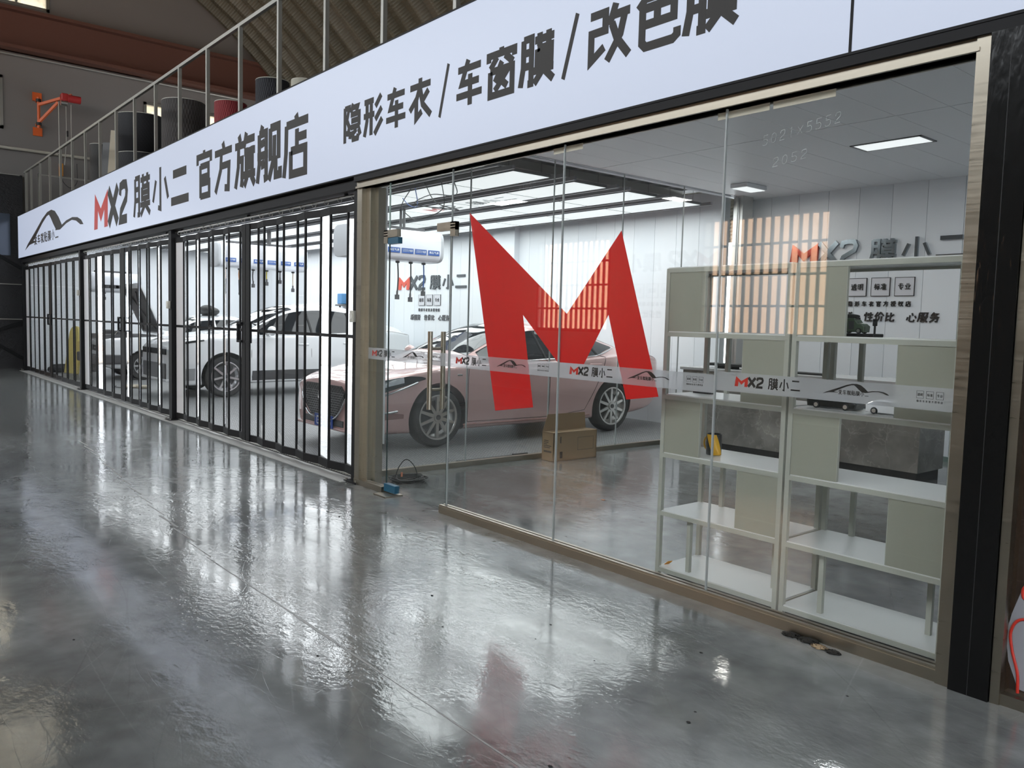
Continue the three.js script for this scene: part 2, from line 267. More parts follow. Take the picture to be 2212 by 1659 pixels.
// showroom ceiling of long boards
{
  const s = struct('ceiling', bx(XP - 0.05, -1.0, YC + 0.03, YC + 0.12, ZB, -0.12), M.seamGrey, 'pale grey panel ceiling of the showroom');
  const w = 0.415, zc = -3.13;
  for (const [z0, z1] of [[ZB, zc - 0.006], [zc + 0.006, -0.12]]) {
    const g = bx(-w / 2 + 0.002, w / 2 - 0.002, 0, 0.04, z0, z1);
    for (let i = 0; i < 14; i++) part('ceiling_panel', g, M.ceilWhite, s).position.set(XP - 0.05 + w * (i + 0.5), YC, 0);
  }
}
struct('trim_3', [bx(XP - 0.13, XP - 0.05, YC - 0.02, YC + 0.12, ZB, -0.12), bx(XP - 0.15, XP - 0.05, YC + 0.03, YC + 0.1, ZB, -0.12)], mat(lin(0.42, 0.44, 0.47), 0.5), 'folded metal edge of the showroom ceiling');
// upper storage deck over the bays
{
  const s = struct('slab_deck', bx(XL - 0.2, -1.0, 3.42, 3.52, -6.3, -0.16), mat(lin(0.05, 0.05, 0.055), 0.7), 'dark storage deck above the bays');
  const rib = bx(XL, XP - 0.05, 3.38, 3.42, -0.05, 0.05);
  for (let z = -0.5; z > -6; z -= 0.36) part('deck_rib', rib, mat0(), s).position.z = z;
  function mat0() { return M.deckRib || (M.deckRib = mat(lin(0.1, 0.1, 0.11), 0.55, 0.4)); }
  const joist = bx(-0.04, 0.04, 3.28, 3.38, -5.9, -0.16);
  for (let x = -7.6; x > XL; x -= 2.45) part('joist', joist, M.galv, s).position.x = x;
}
// header behind the light box
struct('wall_front', bx(XL - 0.2, 1.2, 2.6, 3.42, -0.14, -0.045), mat(lin(0.3, 0.31, 0.33), 0.6), 'sheet header behind the light box');
struct('trim_4', [bx(XL - 0.05, -6.3, 2.55, 2.63, -0.14, 0.02)], M.blackFrame, 'black steel beam over the folding gates');
// bay posts
for (const [i, x] of [XL, -16.62, -11.42, -6.345].entries()) {
  const o = struct('column_bay', [bx(x - 0.055, x + 0.055, 0, 2.56, -0.12, 0.0), bx(x - 0.1, x + 0.1, 0, 0.012, -0.16, 0.05)], M.blackFrame, ['black steel gate post beside the dark end wall', 'black steel gate post beside the open-bonnet car', 'black steel gate post in front of the white crossover', 'black steel gate post next to the showroom glass'][i]);
  for (const [u, v] of [[0.085, 0.03], [-0.085, 0.03]]) part('bolt', cyl(0.01, 0.01, 0.02, x + u, 0.02, v, 8), M.galv, o);
}
// far end wall of the hall
const hallGrey = mat(lin(0.175, 0.162, 0.152), 0.85, 0, { bumpMap: rep(floorBump, 0.2), bumpScale: 0.002 });
const farHoles = [[-0.82, 3.4, 8.74, 10.6], [0.2, 2.6, 5.78, 7.04], [-5.2, -3.0, 5.55, 7.02], [4.6, 7.2, 8.74, 10.1]];
{
  const s = struct('wall_far', holedWall(-10.4, ZO + 0.2, 0, 13, [...farHoles, [3.4, 4.8, 0, 4.4]], (z0, z1, y0, y1) => bx(XF - 0.2, XF, y0, y1, z0, z1)), hallGrey, 'grey end wall of the hall');
  const fr = M.alu;
  farHoles.forEach(([z0, z1, y0, y1], i) => {
    const w = struct('window_far', [bx(XF - 0.1, XF + 0.03, y0, y0 + 0.07, z0, z1), bx(XF - 0.1, XF + 0.03, y1 - 0.07, y1, z0, z1), bx(XF - 0.1, XF + 0.03, y0, y1, z0, z0 + 0.07), bx(XF - 0.1, XF + 0.03, y0, y1, z1 - 0.07, z1)], fr, 'grimy daylight window in the end wall');
    const n = Math.max(2, Math.round((z1 - z0) / 0.75));
    for (let k = 1; k < n; k++) part('mullion', bx(XF - 0.09, XF + 0.02, y0, y1, lerp(z0, z1, k / n) - 0.025, lerp(z0, z1, k / n) + 0.025), fr, w);
    for (let k = 0; k < n; k++) part('pane', bx(XF - 0.06, XF - 0.054, y0 + 0.05, y1 - 0.05, lerp(z0, z1, k / n) + 0.02, lerp(z0, z1, (k + 1) / n) - 0.02), grime(), w);
  });
  function grime() { return M.grime || (M.grime = mat(lin(0.9, 0.87, 0.8), 0.85, 0, { transmission: 0.9, thickness: 0, map: rep(dataTex(256, 256, (u, v, c) => { const k = 0.78 + 0.4 * (fbm(u, v, 4, 4, 5, 401) - 0.5); c[0] = k; c[1] = k * 0.985; c[2] = k * 0.95; }, true), 1.2) })); }
}
struct('beam_crane', [bx(XF, XF + 0.1, 7.62, 8.62, -6.6, ZO), bx(XF, XF + 0.42, 7.62, 7.7, -6.6, ZO), bx(XF, XF + 0.3, 8.54, 8.62, -6.6, ZO)], mat(lin(0.105, 0.04, 0.026), 0.6), 'red-brown painted steel girder along the end wall');
struct('trim_5', rod([XF + 0.08, 5.33, 3], [XF + 0.08, 5.33, -2.3], 0.035), mat(lin(0.42, 0.4, 0.34), 0.5), 'pale conduit pipe along the end wall');
struct('trim_6', rod([XF + 0.08, 7.55, 1], [XF + 0.08, 7.55, -5.6], 0.03), M.galv, 'pipe under the girder');
// low black-clad part of the end wall
{
  const s = struct('wall_dark', bx(XF, XF + 0.12, 0, 4.7, -0.16, 3.2), mat(lin(0.014, 0.014, 0.016), 0.45, 0, { bumpMap: rep(floorBump, 0.3), bumpScale: 0.01 }), 'black sheet cladding at the end of the hall');
  for (const [a, b] of [[[2.6, 0.05], [-0.1, 1.15]], [[-0.1, 2.45], [2.6, 4.1]], [[-0.1, 0.25], [2.4, 1.9]]]) part('brace', bar([XF + 0.17, a[1], a[0]], [XF + 0.17, b[1], b[0]], 0.07), M.blackFrame, s);
  for (const y of [1.2, 2.05, 4.68]) part('rail', bx(XF + 0.11, XF + 0.16, y, y + 0.02, -0.1, 3.2), M.galv, s);
  part('glossy_sheet', bx(XF + 0.12, XF + 0.15, 2.75, 3.75, 0.12, 2.4), mat(lin(0.1, 0.12, 0.16), 0.12, 0.3), s, 'blue-grey reflective sheet');
}
// self-supporting arched roof of ribbed pans, axis along x
{
  const s = struct('roof', null, null, 'dark corrugated arch roof');
  const yc = -0.4, zc = 2, R = 12.05, w = 0.62, prof = [[0, 0], [0.05, 0], [0.12, 0.2], [0.5, 0.2], [0.57, 0], [0.62, 0]], pos = [], idx = [], uv = [], na = 44, a0 = -1.28, a1 = 0.56;
  for (let i = 0; i <= na; i++) { const a = lerp(a0, a1, i / na); prof.forEach(([u, h], j) => { pos.push(u, yc + (R + h) * Math.cos(a), zc + (R + h) * Math.sin(a)); uv.push(j / 5, a * R); }); }
  for (let i = 0; i < na; i++) for (let j = 0; j < 5; j++) { const p = i * 6 + j; idx.push(p, p + 6, p + 1, p + 1, p + 6, p + 7); }
  const g = new THREE.BufferGeometry(); g.setAttribute('position', new THREE.Float32BufferAttribute(pos, 3)); g.setAttribute('uv', new THREE.Float32BufferAttribute(uv, 2)); g.setIndex(idx);
  const gg = toCreasedNormals(g, 0.3);
  const ribs = dataTex(64, 64, (u, v, c) => grey(c, Math.pow(0.5 + 0.5 * Math.cos(v * Math.PI * 2), 2)));
  const rm = [lin(0.13, 0.118, 0.088), lin(0.115, 0.105, 0.078), lin(0.155, 0.142, 0.112)].map((c) => mat(c, 0.5, 0.35, { side: THREE.DoubleSide, bumpMap: rep(ribs, 1, 15), bumpScale: 0.007 }));
  for (let x = XF - 0.3, k = 0; x < 6.2; x += w, k++) part('roof_pan', gg, rm[k % 5 === 3 ? 2 : k % 2], s).position.x = x;
}
// wall across the lane: two barred windows and a clerestory band that lights the hall
{
  const H = [[-13.0, -10.95, 1.3, 3.15], [-8.75, -6.45, 1.32, 3.3], [-22.5, 5.5, 5.7, 8.4]];
  struct('wall_opposite', holedWall(XF - 0.2, 6.2, 0, 10.1, H, (x0, x1, y0, y1) => bx(x0, x1, y0, y1, ZO, ZO + 0.2)), mat(lin(0.3, 0.31, 0.28), 0.8), 'plain wall across the lane');
  for (const [x0, x1, y0, y1] of H.slice(0, 2)) {
    const w = struct('window_barred', [bx(x0, x1, y0, y0 + 0.06, ZO - 0.02, ZO + 0.12), bx(x0, x1, y1 - 0.06, y1, ZO - 0.02, ZO + 0.12)], M.greyDark, 'barred window across the lane');
    const n = 14; for (let i = 0; i <= n; i++) part('bar', bx(-0.022, 0.022, y0, y1, ZO - 0.01, ZO + 0.03), M.greyDark, w).position.x = lerp(x0, x1, i / n);
    for (const t of [0.25, 0.5, 0.75]) part('crossbar', bx(x0, x1, lerp(y0, y1, t) - 0.018, lerp(y0, y1, t) + 0.018, ZO - 0.02, ZO + 0.02), M.greyDark, w);
  }
  const c = struct('window_clerestory', [bx(-22.5, 5.5, 5.7, 5.78, ZO, ZO + 0.12), bx(-22.5, 5.5, 8.32, 8.4, ZO, ZO + 0.12)], M.alu, 'long clerestory window across the lane');
  for (let x = -22.5; x < 5.6; x += 1.4) part('mullion', bx(-0.03, 0.03, 5.7, 8.4, ZO, ZO + 0.1), M.alu, c).position.x = x;
  // sunlit yard outside
  struct('wall_yard', bx(-40, 16, 0, 7, 20, 20.3), mat(lin(0.72, 0.5, 0.35), 0.9), 'sunlit tan wall of the yard outside');
  struct('ground_yard', bx(XF - 0.4, 6.2, -0.22, -0.05, ZO + 0.2, 40), mat(lin(0.4, 0.37, 0.33), 0.9), 'yard ground outside');
}
struct('ground_rear', bx(-60, XF - 0.4, -0.22, -0.02, -10, 30), mat(lin(0.42, 0.4, 0.37), 0.9), 'ground outside the rear doorway');
// near end of the hall: wide drive-in doorway
struct('wall_entrance', holedWall(-10.4, ZO + 0.2, 0, 13, [[2.6, 6.4, 0, 3.4]], (z0, z1, y0, y1) => bx(6.0, 6.2, y0, y1, z0, z1)), hallGrey, 'hall wall with the wide drive-in doorway');
struct('ground_entrance', bx(6.2, 40, -0.22, -0.02, -20, ZO + 0.2), mat(lin(0.4, 0.39, 0.37), 0.9), 'ground outside the drive-in doorway');

// glass front: steel frame, sill, panes, door
struct('trim_7', [bx(-6.29, -1.36, 2.545, 2.6, -0.06, 0.035), bx(-6.29, -1.36, 2.545, 2.56, -0.075, 0.05)], M.steel, 'brushed steel head rail of the glass front');
struct('trim_8', bx(-6.3, -0.9, 2.6, 2.645, -0.06, 0.06), M.blackFrame, 'dark gap trim under the light box');
struct('trim_9', [bx(-4.985, -1.36, 0, 0.05, -0.035, 0.035), bx(-4.985, -1.36, 0.05, 0.062, -0.03, -0.008), bx(-4.985, -1.36, 0.05, 0.062, 0.008, 0.03)], M.steel, 'brushed steel floor channel under the glass');
struct('trim_10', [bx(-6.29, -5.82, 0, 0.05, -0.035, 0.035), bx(-5.8, -5.62, 0, 0.012, -0.05, 0.12)], M.steel, 'short steel floor channel beside the glass door');
struct('trim_11', [bx(-6.29, -6.21, 0, 2.545, -0.05, 0.03), bx(-6.21, -6.13, 0, 2.545, -0.05, -0.01), bx(-6.13, -6.07, 0, 2.545, -0.12, -0.05)], M.steel, 'brushed steel jamb of the glass front next to the gate post');
const col = struct('column_front', [bx(-1.315, -1.165, 0, 2.6, -0.1, 0.06)], M.blackGloss, 'glossy black column clad with ribbed sheet');
part('seam', bx(-1.243, -1.24, 0, 2.58, 0.059, 0.0605), M.black, col);
struct('trim_12', bx(-1.372, -1.318, 0, 2.6, -0.05, 0.045), M.steel, 'brushed steel jamb beside the black column');
struct('trim_13', [bx(-1.162, -1.128, 0, 2.6, -0.05, 0.05), bx(-1.128, 0.8, 0, 0.045, -0.03, 0.04)], M.steel, 'steel frame of the neighbouring brown glass door');
struct('window_5', bx(-1.128, 0.8, 0.045, 2.6, -0.012, 0), M.brownGlass, 'dark brown glass beyond the black column');
struct('wall_neighbour', bx(0.8, 6.0, 0, 2.62, -0.15, 0), mat(lin(0.2, 0.19, 0.18), 0.7), 'plain wall beyond the brown glass');
struct('wall_neighbour', bx(-0.92, 6.0, 2.62, 12, -0.4, -0.16), hallGrey, 'plain wall above the brown glass');
function pane(name, x0, x1, y0, y1, label) {
  const o = struct(name, bx(x0 + 0.003, x1 - 0.003, y0, y1, -0.005, 0.005), M.glass, label);
  return o;
}
const PX = [-1.372, -2.56, -3.75, -4.93];
for (let i = 0; i < 3; i++) {
  const w = pane('window_' + (i + 1), PX[i + 1], PX[i], 0.055, 2.55, ['clear glass pane in front of the white shelving next to the steel jamb', 'clear glass pane carrying the right leg of the red M', 'clear glass pane beside the glass door'][i]);
  part('seal', bx(PX[i + 1] - 0.004, PX[i + 1] + 0.004, 0.055, 2.55, -0.006, 0.006), M.silicone, w);
}
{
  const w = pane('window_4', -6.13, -5.8, 0.05, 2.55, 'narrow fixed glass pane between jamb and door');
  part('transom_pane', bx(-5.8, -4.935, 2.115, 2.55, -0.005, 0.005), M.glass, w);
  part('seal', bx(-5.805, -5.797, 2.115, 2.55, -0.006, 0.006), M.glassEdge, w);
  const patch = (x0, x1, yv0, yv1, xa, xb) => [bx(x0, x1, 2.105, 2.165, -0.018, 0.018), bx(xa, xb, 2.06, 2.165, -0.018, 0.018)];
  part('patch_fitting', patch(-5.865, -5.66, 0, 0, -5.865, -5.805), M.steel, w); part('patch_fitting', patch(-5.1, -4.87, 0, 0, -4.93, -4.87), M.steel, w);
  const d = struct('door_1', bx(-5.795, -4.94, 0.02, 2.105, -0.006, 0.006), M.glass, 'frameless glass door with tall steel pull handles');
  part('door_edge', [bx(-5.798, -5.795, 0.02, 2.105, -0.006, 0.006), bx(-4.94, -4.937, 0.02, 2.105, -0.006, 0.006)], mat(lin(0.03, 0.06, 0.06), 0.2), d);
  const blue = mat(lin(0.01, 0.09, 0.16), 0.4);
  part('patch_clamp', bx(-5.795, -5.64, 2.05, 2.1, -0.02, 0.02), blue, d, 'blue film on the upper hinge clamp'); part('patch_clamp', bx(-5.8, -5.63, 0.022, 0.085, -0.022, 0.022), blue, d, 'blue film on the lower hinge clamp');
  for (const z of [0.06, -0.06]) { const h = part('pull_handle', rod([-5.1, 0.77, z], [-5.1, 1.36, z], 0.019, 18), M.steel, d); part('standoff', [rod([-5.1, 0.92, 0], [-5.1, 0.92, z], 0.011), rod([-5.1, 1.23, 0], [-5.1, 1.23, z], 0.011)], M.steel, h); }
}
// glass partition between showroom and bays
{
  const zs = [-0.14, -1.32, -2.42, -3.5, -4.58, -5.7];
  const s = struct('partition_glass', bx(XP - 0.03, XP + 0.03, 0, 0.05, -5.75, -0.14), M.steel, 'glass partition between the showroom and the car bays');
  for (let i = 0; i < 5; i++) { part('pane', bx(XP - 0.005, XP + 0.005, 0.05, YC - 0.02, zs[i + 1] + 0.004, zs[i] - 0.004), M.glass, s); part('seal', bx(XP - 0.006, XP + 0.006, 0.05, YC - 0.02, zs[i + 1] - 0.006, zs[i + 1] + 0.006), M.silicone, s); }
  part('jamb', [bx(XP - 0.06, XP + 0.06, 0, YC, -5.95, -5.72), bx(XP - 0.08, XP - 0.06, 0, YC, -6.12, -5.72)], M.alu, s);
  part('jamb', bx(XP + 0.06, -6.3, 0, YC, -0.14, -0.06), M.steel, s);
}

// ---------------------------------------------------------------- light box over the whole front
{
  const s = base('sign_lightbox', 'long illuminated shop sign over the gates and glass front', 'sign', [0, 0, 0]);
  const y0 = 2.645, y1 = 3.645, zf = 0.06;
  const face = new THREE.MeshStandardMaterial({ color: lin(0.2, 0.21, 0.23), roughness: 0.4, emissive: lin(0.84, 0.95, 1.22), emissiveIntensity: 0.44 });
  part('housing', [bx(-22.5, 1.2, y0, y0 + 0.012, -0.045, zf + 0.004), bx(-22.5, 1.2, y1 - 0.012, y1, -0.045, zf + 0.004), bx(-22.5, -22.488, y0, y1, -0.045, zf + 0.004), bx(-22.5, 1.2, y0 + 0.01, y1 - 0.01, -0.045, -0.03)], M.blackFrame, s);
  part('lit_face', bx(-22.488, -1.893, y0 + 0.012, y1 - 0.012, 0, zf), face, s, 'glowing pale blue-white fabric face');
  part('lit_face', bx(-1.882, 1.2, y0 + 0.012, y1 - 0.012, 0, zf), face, s, 'glowing pale blue-white fabric face');
  part('joint', bx(-1.894, -1.881, y0, y1, 0, zf + 0.003), M.blackFrame, s);
  const ink = mat(lin(0.017, 0.0145, 0.0125), 0.6), red = mat(lin(0.55, 0.02, 0.01), 0.5);
  const put = (ch, x0, x1, a, b, wt = 0.15, m = ink, sl = 0) => { const o = part('character', glyphGeo(ch, x0, x1, a, b, wt, 0.002, sl), m, s); o.position.z = zf; return o; };
  put('@', -21.6, -15.98, 2.8, 3.46);
  '爱车就贴膜小二'.split('').forEach((c, i) => put(c, -20.5 + i * 0.36, -20.2 + i * 0.36, 2.86, 3.06, 0.12));
  put('M', -15.22, -14.32, 2.815, 3.4, 0.2, red); put('X', -14.3, -13.72, 2.815, 3.4, 0.3); put('2', -13.66, -13.2, 2.825, 3.4, 0.27);
  put('膜', -12.87, -12.07, 2.83, 3.41, 0.13); put('小', -11.98, -11.24, 2.84, 3.4, 0.12); put('二', -11.18, -10.46, 2.84, 3.29, 0.24);
  const big = [['官', -10.19, -9.67, 2.83, 3.385], ['方', -9.59, -9.04, 2.83, 3.385], ['旗', -8.97, -8.41, 2.82, 3.385], ['舰', -8.36, -7.78, 2.81, 3.385], ['店', -7.71, -7.16, 2.79, 3.365]];
  big.forEach(([c, a, b, lo, hi]) => put(c, a, b, lo, hi, 0.145));
  const run = [['隐', -6.49, -6.19], ['形', -6.15, -5.84], ['车', -5.79, -5.49], ['衣', -5.45, -5.14], ['/', -5.05, -4.92], ['车', -4.835, -4.525], ['窗', -4.485, -4.165], ['膜', -4.13, -3.81], ['/', -3.74, -3.6], ['改', -3.515, -3.19], ['色', -3.155, -2.84], ['膜', -2.805, -2.485]];
  run.forEach(([c, a, b]) => put(c, a, b, 2.945, 3.255, c === '/' ? 0.22 : 0.155));
}
areaLight(20.6, 0.97, lin(0.86, 0.93, 1.0), 0.22, [-12.2, 3.145, 0.075], [-12.2, 3.145, 1]);
areaLight(3.0, 0.97, lin(0.86, 0.93, 1.0), 0.22, [-0.35, 3.145, 0.075], [-0.35, 3.145, 1]);

// ---------------------------------------------------------------- folding gates: black framed clear strips, two leaves to each bay
const whitePane = mat(lin(0.72, 0.72, 0.73), 0.45);
function foldingGate(x0, x1, meetRight, solid, label) {
  const g = base('folding_gate', label, 'gate', [(x0 + x1) / 2, 0, -0.06], 0, 'folding gates of the car bays'), o = (x0 + x1) / 2, n = 10, y0 = 0.035, y1 = 2.455, A = 0.018;
  const xs = [], zs = []; for (let i = 0; i <= n; i++) { xs.push(lerp(x0, x1, i / n) - o); zs.push((i % 2 ? -A : A) * (i === 0 || i === n ? 0.2 : 1 + 0.5 * Math.sin(i * 2.3)) + rr(-0.004, 0.004)); }
  for (let i = 0; i < n; i++) {
    const a = [xs[i], zs[i]], b = [xs[i + 1], zs[i + 1]], L = Math.hypot(b[0] - a[0], b[1] - a[1]), cx = (a[0] + b[0]) / 2, cz = (a[1] + b[1]) / 2, turn = -Math.atan2(b[1] - a[1], b[0] - a[0]);
    const put = (name, geo, m) => { const p = part(name, geo, m, g); p.position.set(cx, 0, cz); p.rotation.y = turn; return p; };
    put('pane', bx(-L / 2, L / 2, y0 + 0.05, y1 - 0.04, -0.001, 0.001), solid === i ? whitePane : M.pvc);
    put('top_rail', bx(-L / 2, L / 2, y1 - 0.065, y1, -0.011, 0.011), M.blackFrame); put('bottom_rail', bx(-L / 2, L / 2, y0, y0 + 0.075, -0.011, 0.011), M.blackFrame); put('middle_rail', bx(-L / 2, L / 2, 1.265, 1.295, -0.008, 0.008), M.blackFrame);
    const r = part('hanging_ring', new THREE.TorusGeometry(0.02, 0.003, 6, 16).rotateY(Math.PI / 2), M.galv, g); r.position.set(cx, y1 + 0.052, cz * 0.5);
  }
  const meet = meetRight ? n : 0;
  for (let i = 0; i <= n; i++) { const w = i === meet ? 0.05 : rr(0.009, 0.011); part('stile', bx(-w, w, y0, y1, -0.009, 0.009), M.blackFrame, g).position.set(xs[i] + (i === meet ? (meetRight ? -0.053 : 0.053) : 0), 0, zs[i]); }
  const hx = xs[meet] + (meetRight ? -0.12 : 0.12);
  part('pull_handle', [bx(hx - 0.05, hx + 0.05, 1.345, 1.37, 0.012, 0.045), bx(hx - 0.05, hx + 0.05, 1.14, 1.165, 0.012, 0.045), bx(hx + (meetRight ? -0.06 : 0.035), hx + (meetRight ? -0.035 : 0.06), 1.14, 1.37, 0.015, 0.045)], M.blackFrame, g);
}
const bays = [[-22.34, -19.5, -16.68], [-16.56, -13.95, -11.48], [-11.36, -8.93, -6.405]];
const who = [['next to the dark end wall', 'in front of the yellow board'], ['in front of the open-bonnet car', 'in front of the crossover bumper'], ['in front of the crossover front wheel', 'in front of the pink sedan nose']];
bays.forEach(([a, m, b], i) => {
  foldingGate(a, m - 0.004, true, i === 0 ? 0 : 0, 'black framed clear folding gate leaf ' + who[i][0]); foldingGate(m + 0.004, b, false, -1, 'black framed clear folding gate leaf ' + who[i][1]);
  const r = base('curtain_rod', 'steel hanging rod above the folding gate ' + ['next to the dark end wall', 'in front of the open-bonnet car', 'in front of the pink sedan'][i], 'rod', [(a + b) / 2, 2.525, -0.06]);
  part('pipe', rod([a - (a + b) / 2, 0, 0], [b - (a + b) / 2, 0, 0], 0.012, 12), M.alu, r); for (const u of [-0.45, 0, 0.45]) part('bracket', box(0.02, 0.03, 0.03, u * (b - a), 0.018, 0), M.blackFrame, r);
});
[[-16.62, 1.78], [-11.42, 1.56], [-6.345, 1.46]].forEach(([x, y], i) => {
  const o = base('switch_box', 'small grey-white switch box on the gate post ' + ['beside the open-bonnet car', 'in front of the white crossover', 'next to the showroom glass'][i], 'switch', [x - 0.01, y, 0.0]);
  part('casing', rbox(0.07, 0.1, 0.04, 0.006, 0, 0, 0.02), mat(lin(0.55, 0.54, 0.48), 0.5), o); part('button', rbox(0.035, 0.05, 0.008, 0.003, 0, 0, 0.042), mat(lin(0.66, 0.65, 0.6), 0.4), o);
});

// ---------------------------------------------------------------- lettering film on the glass
function band(x0, x1, ox, label, dy = 0) {
  const b = base('frosted_band', label, 'decal', [ox, dy, -0.0064], 0, 'frosted lettering bands on the glass');
  const u0 = x0 - ox, u1 = x1 - ox;
  part('film', bx(u0, u1, 1.103, 1.2, -0.0006, 0), M.frost, b);
  const g = (name, geo, m) => { const o = part(name, geo, m, b); o.position.z = 0.0002; return o; };
  g('red_letter', glyphGeo('M', 0, 0.078, 1.132, 1.183, 0.2, 0.0004), M.redPaint);
  g('lettering', [glyphGeo('X', 0.078, 0.121, 1.133, 1.182, 0.31, 0.0004), glyphGeo('2', 0.125, 0.165, 1.133, 1.182, 0.27, 0.0004), textGeo('膜小二', 0.19, 0.37, 1.13, 1.186, 0.13, 0.0004)], M.letter);
  g('car_outline', glyphGeo('@', 0.48, 0.79, 1.135, 1.19, 0.1, 0.0004), M.letter);
  g('tagline', textGeo('爱车就贴膜小二', 0.555, 0.7, 1.137, 1.158, 0.12, 0.0004), M.letter);
  const sq = (x) => [bx(x, x + 0.03, 1.15, 1.1512, 0, 0.0004), bx(x, x + 0.03, 1.1808, 1.182, 0, 0.0004), bx(x, x + 0.0012, 1.15, 1.182, 0, 0.0004), bx(x + 0.0288, x + 0.03, 1.15, 1.182, 0, 0.0004)];
  g('small_print', [...sq(0.905), ...sq(0.945), ...sq(0.985), textGeo('透明', 0.908, 0.932, 1.16, 1.172, 0.13, 0.0004), textGeo('标准', 0.948, 0.972, 1.16, 1.172, 0.13, 0.0004), textGeo('专业', 0.988, 1.012, 1.16, 1.172, 0.13, 0.0004), textGeo('隐形车衣官方授权店', 0.905, 1.015, 1.134, 1.143, 0.13, 0.0004, 0.3)], M.letter);
  return b;
}
band(-2.556, -1.378, -2.445, 'frosted lettering band in front of the black and white toy cars', 0.018);
band(-3.746, -2.564, -3.655, 'frosted lettering band crossing the right leg of the red M');
band(-4.926, -3.754, -4.86, 'frosted lettering band crossing the left leg of the red M');
band(-6.13, -4.945, -6.07, 'frosted lettering band across the glass door');
{
  const M2 = [[-4.731, 2.214], [-3.696, 1.505], [-3.262, 1.988], [-2.939, 1.052], [-3.178, 1.015], [-3.341, 1.502], [-3.533, 1.2], [-3.768, 1.2], [-4.117, 1.495], [-3.989, 0.891], [-4.385, 0.83]].map(([x, y]) => [x + 3.8, y]);
  const o = solo('red_letter_decal', polyPrism(M2, 0.0008), M.redVinyl, 'huge red letter M sticker on the glass front', 'decal'); o.position.set(-3.8, 0, -0.0084);
  // handwritten size notes left on the panes
  const note = mat(lin(0.75, 0.77, 0.78), 0.6);
  [[-2.36, 2.33, '5021x5552', 0.42, 0.05], [-2.3, 2.22, '2052', 0.2, 0.045], [-4.62, 2.42, '1x1050', 0.2, 0.04], [-4.2, 2.3, 'x1050', 0.18, 0.04]].forEach(([x, y, t, w, h], i) => { const n = solo('marker_note', textGeo(t, 0, w, 0, h, 0.03, 0.0004, 0.35, 0.2), note, 'faint white handwritten figures on the glass ' + ['above the white shelving', 'below the longer figures over the shelving', 'above the tip of the red M', 'over the bright ceiling lights'][i], 'marking'); n.position.set(x, y, -0.006); n.rotation.z = 0.12; });
  const tape = mat(lin(0.62, 0.56, 0.46), 0.7);
  [[-2.3, -1.98, 0], [-2.62, -2.32, 1], [-3.86, -3.6, 2]].forEach(([a, b, k]) => solo('paper_tape', bx(a, b, 2.5, 2.535, -0.0075, -0.006), tape, 'strip of tan masking tape along the top of the glass ' + ['over the white shelving', 'over the pane joint', 'above the red M'][k], 'tape'));
}

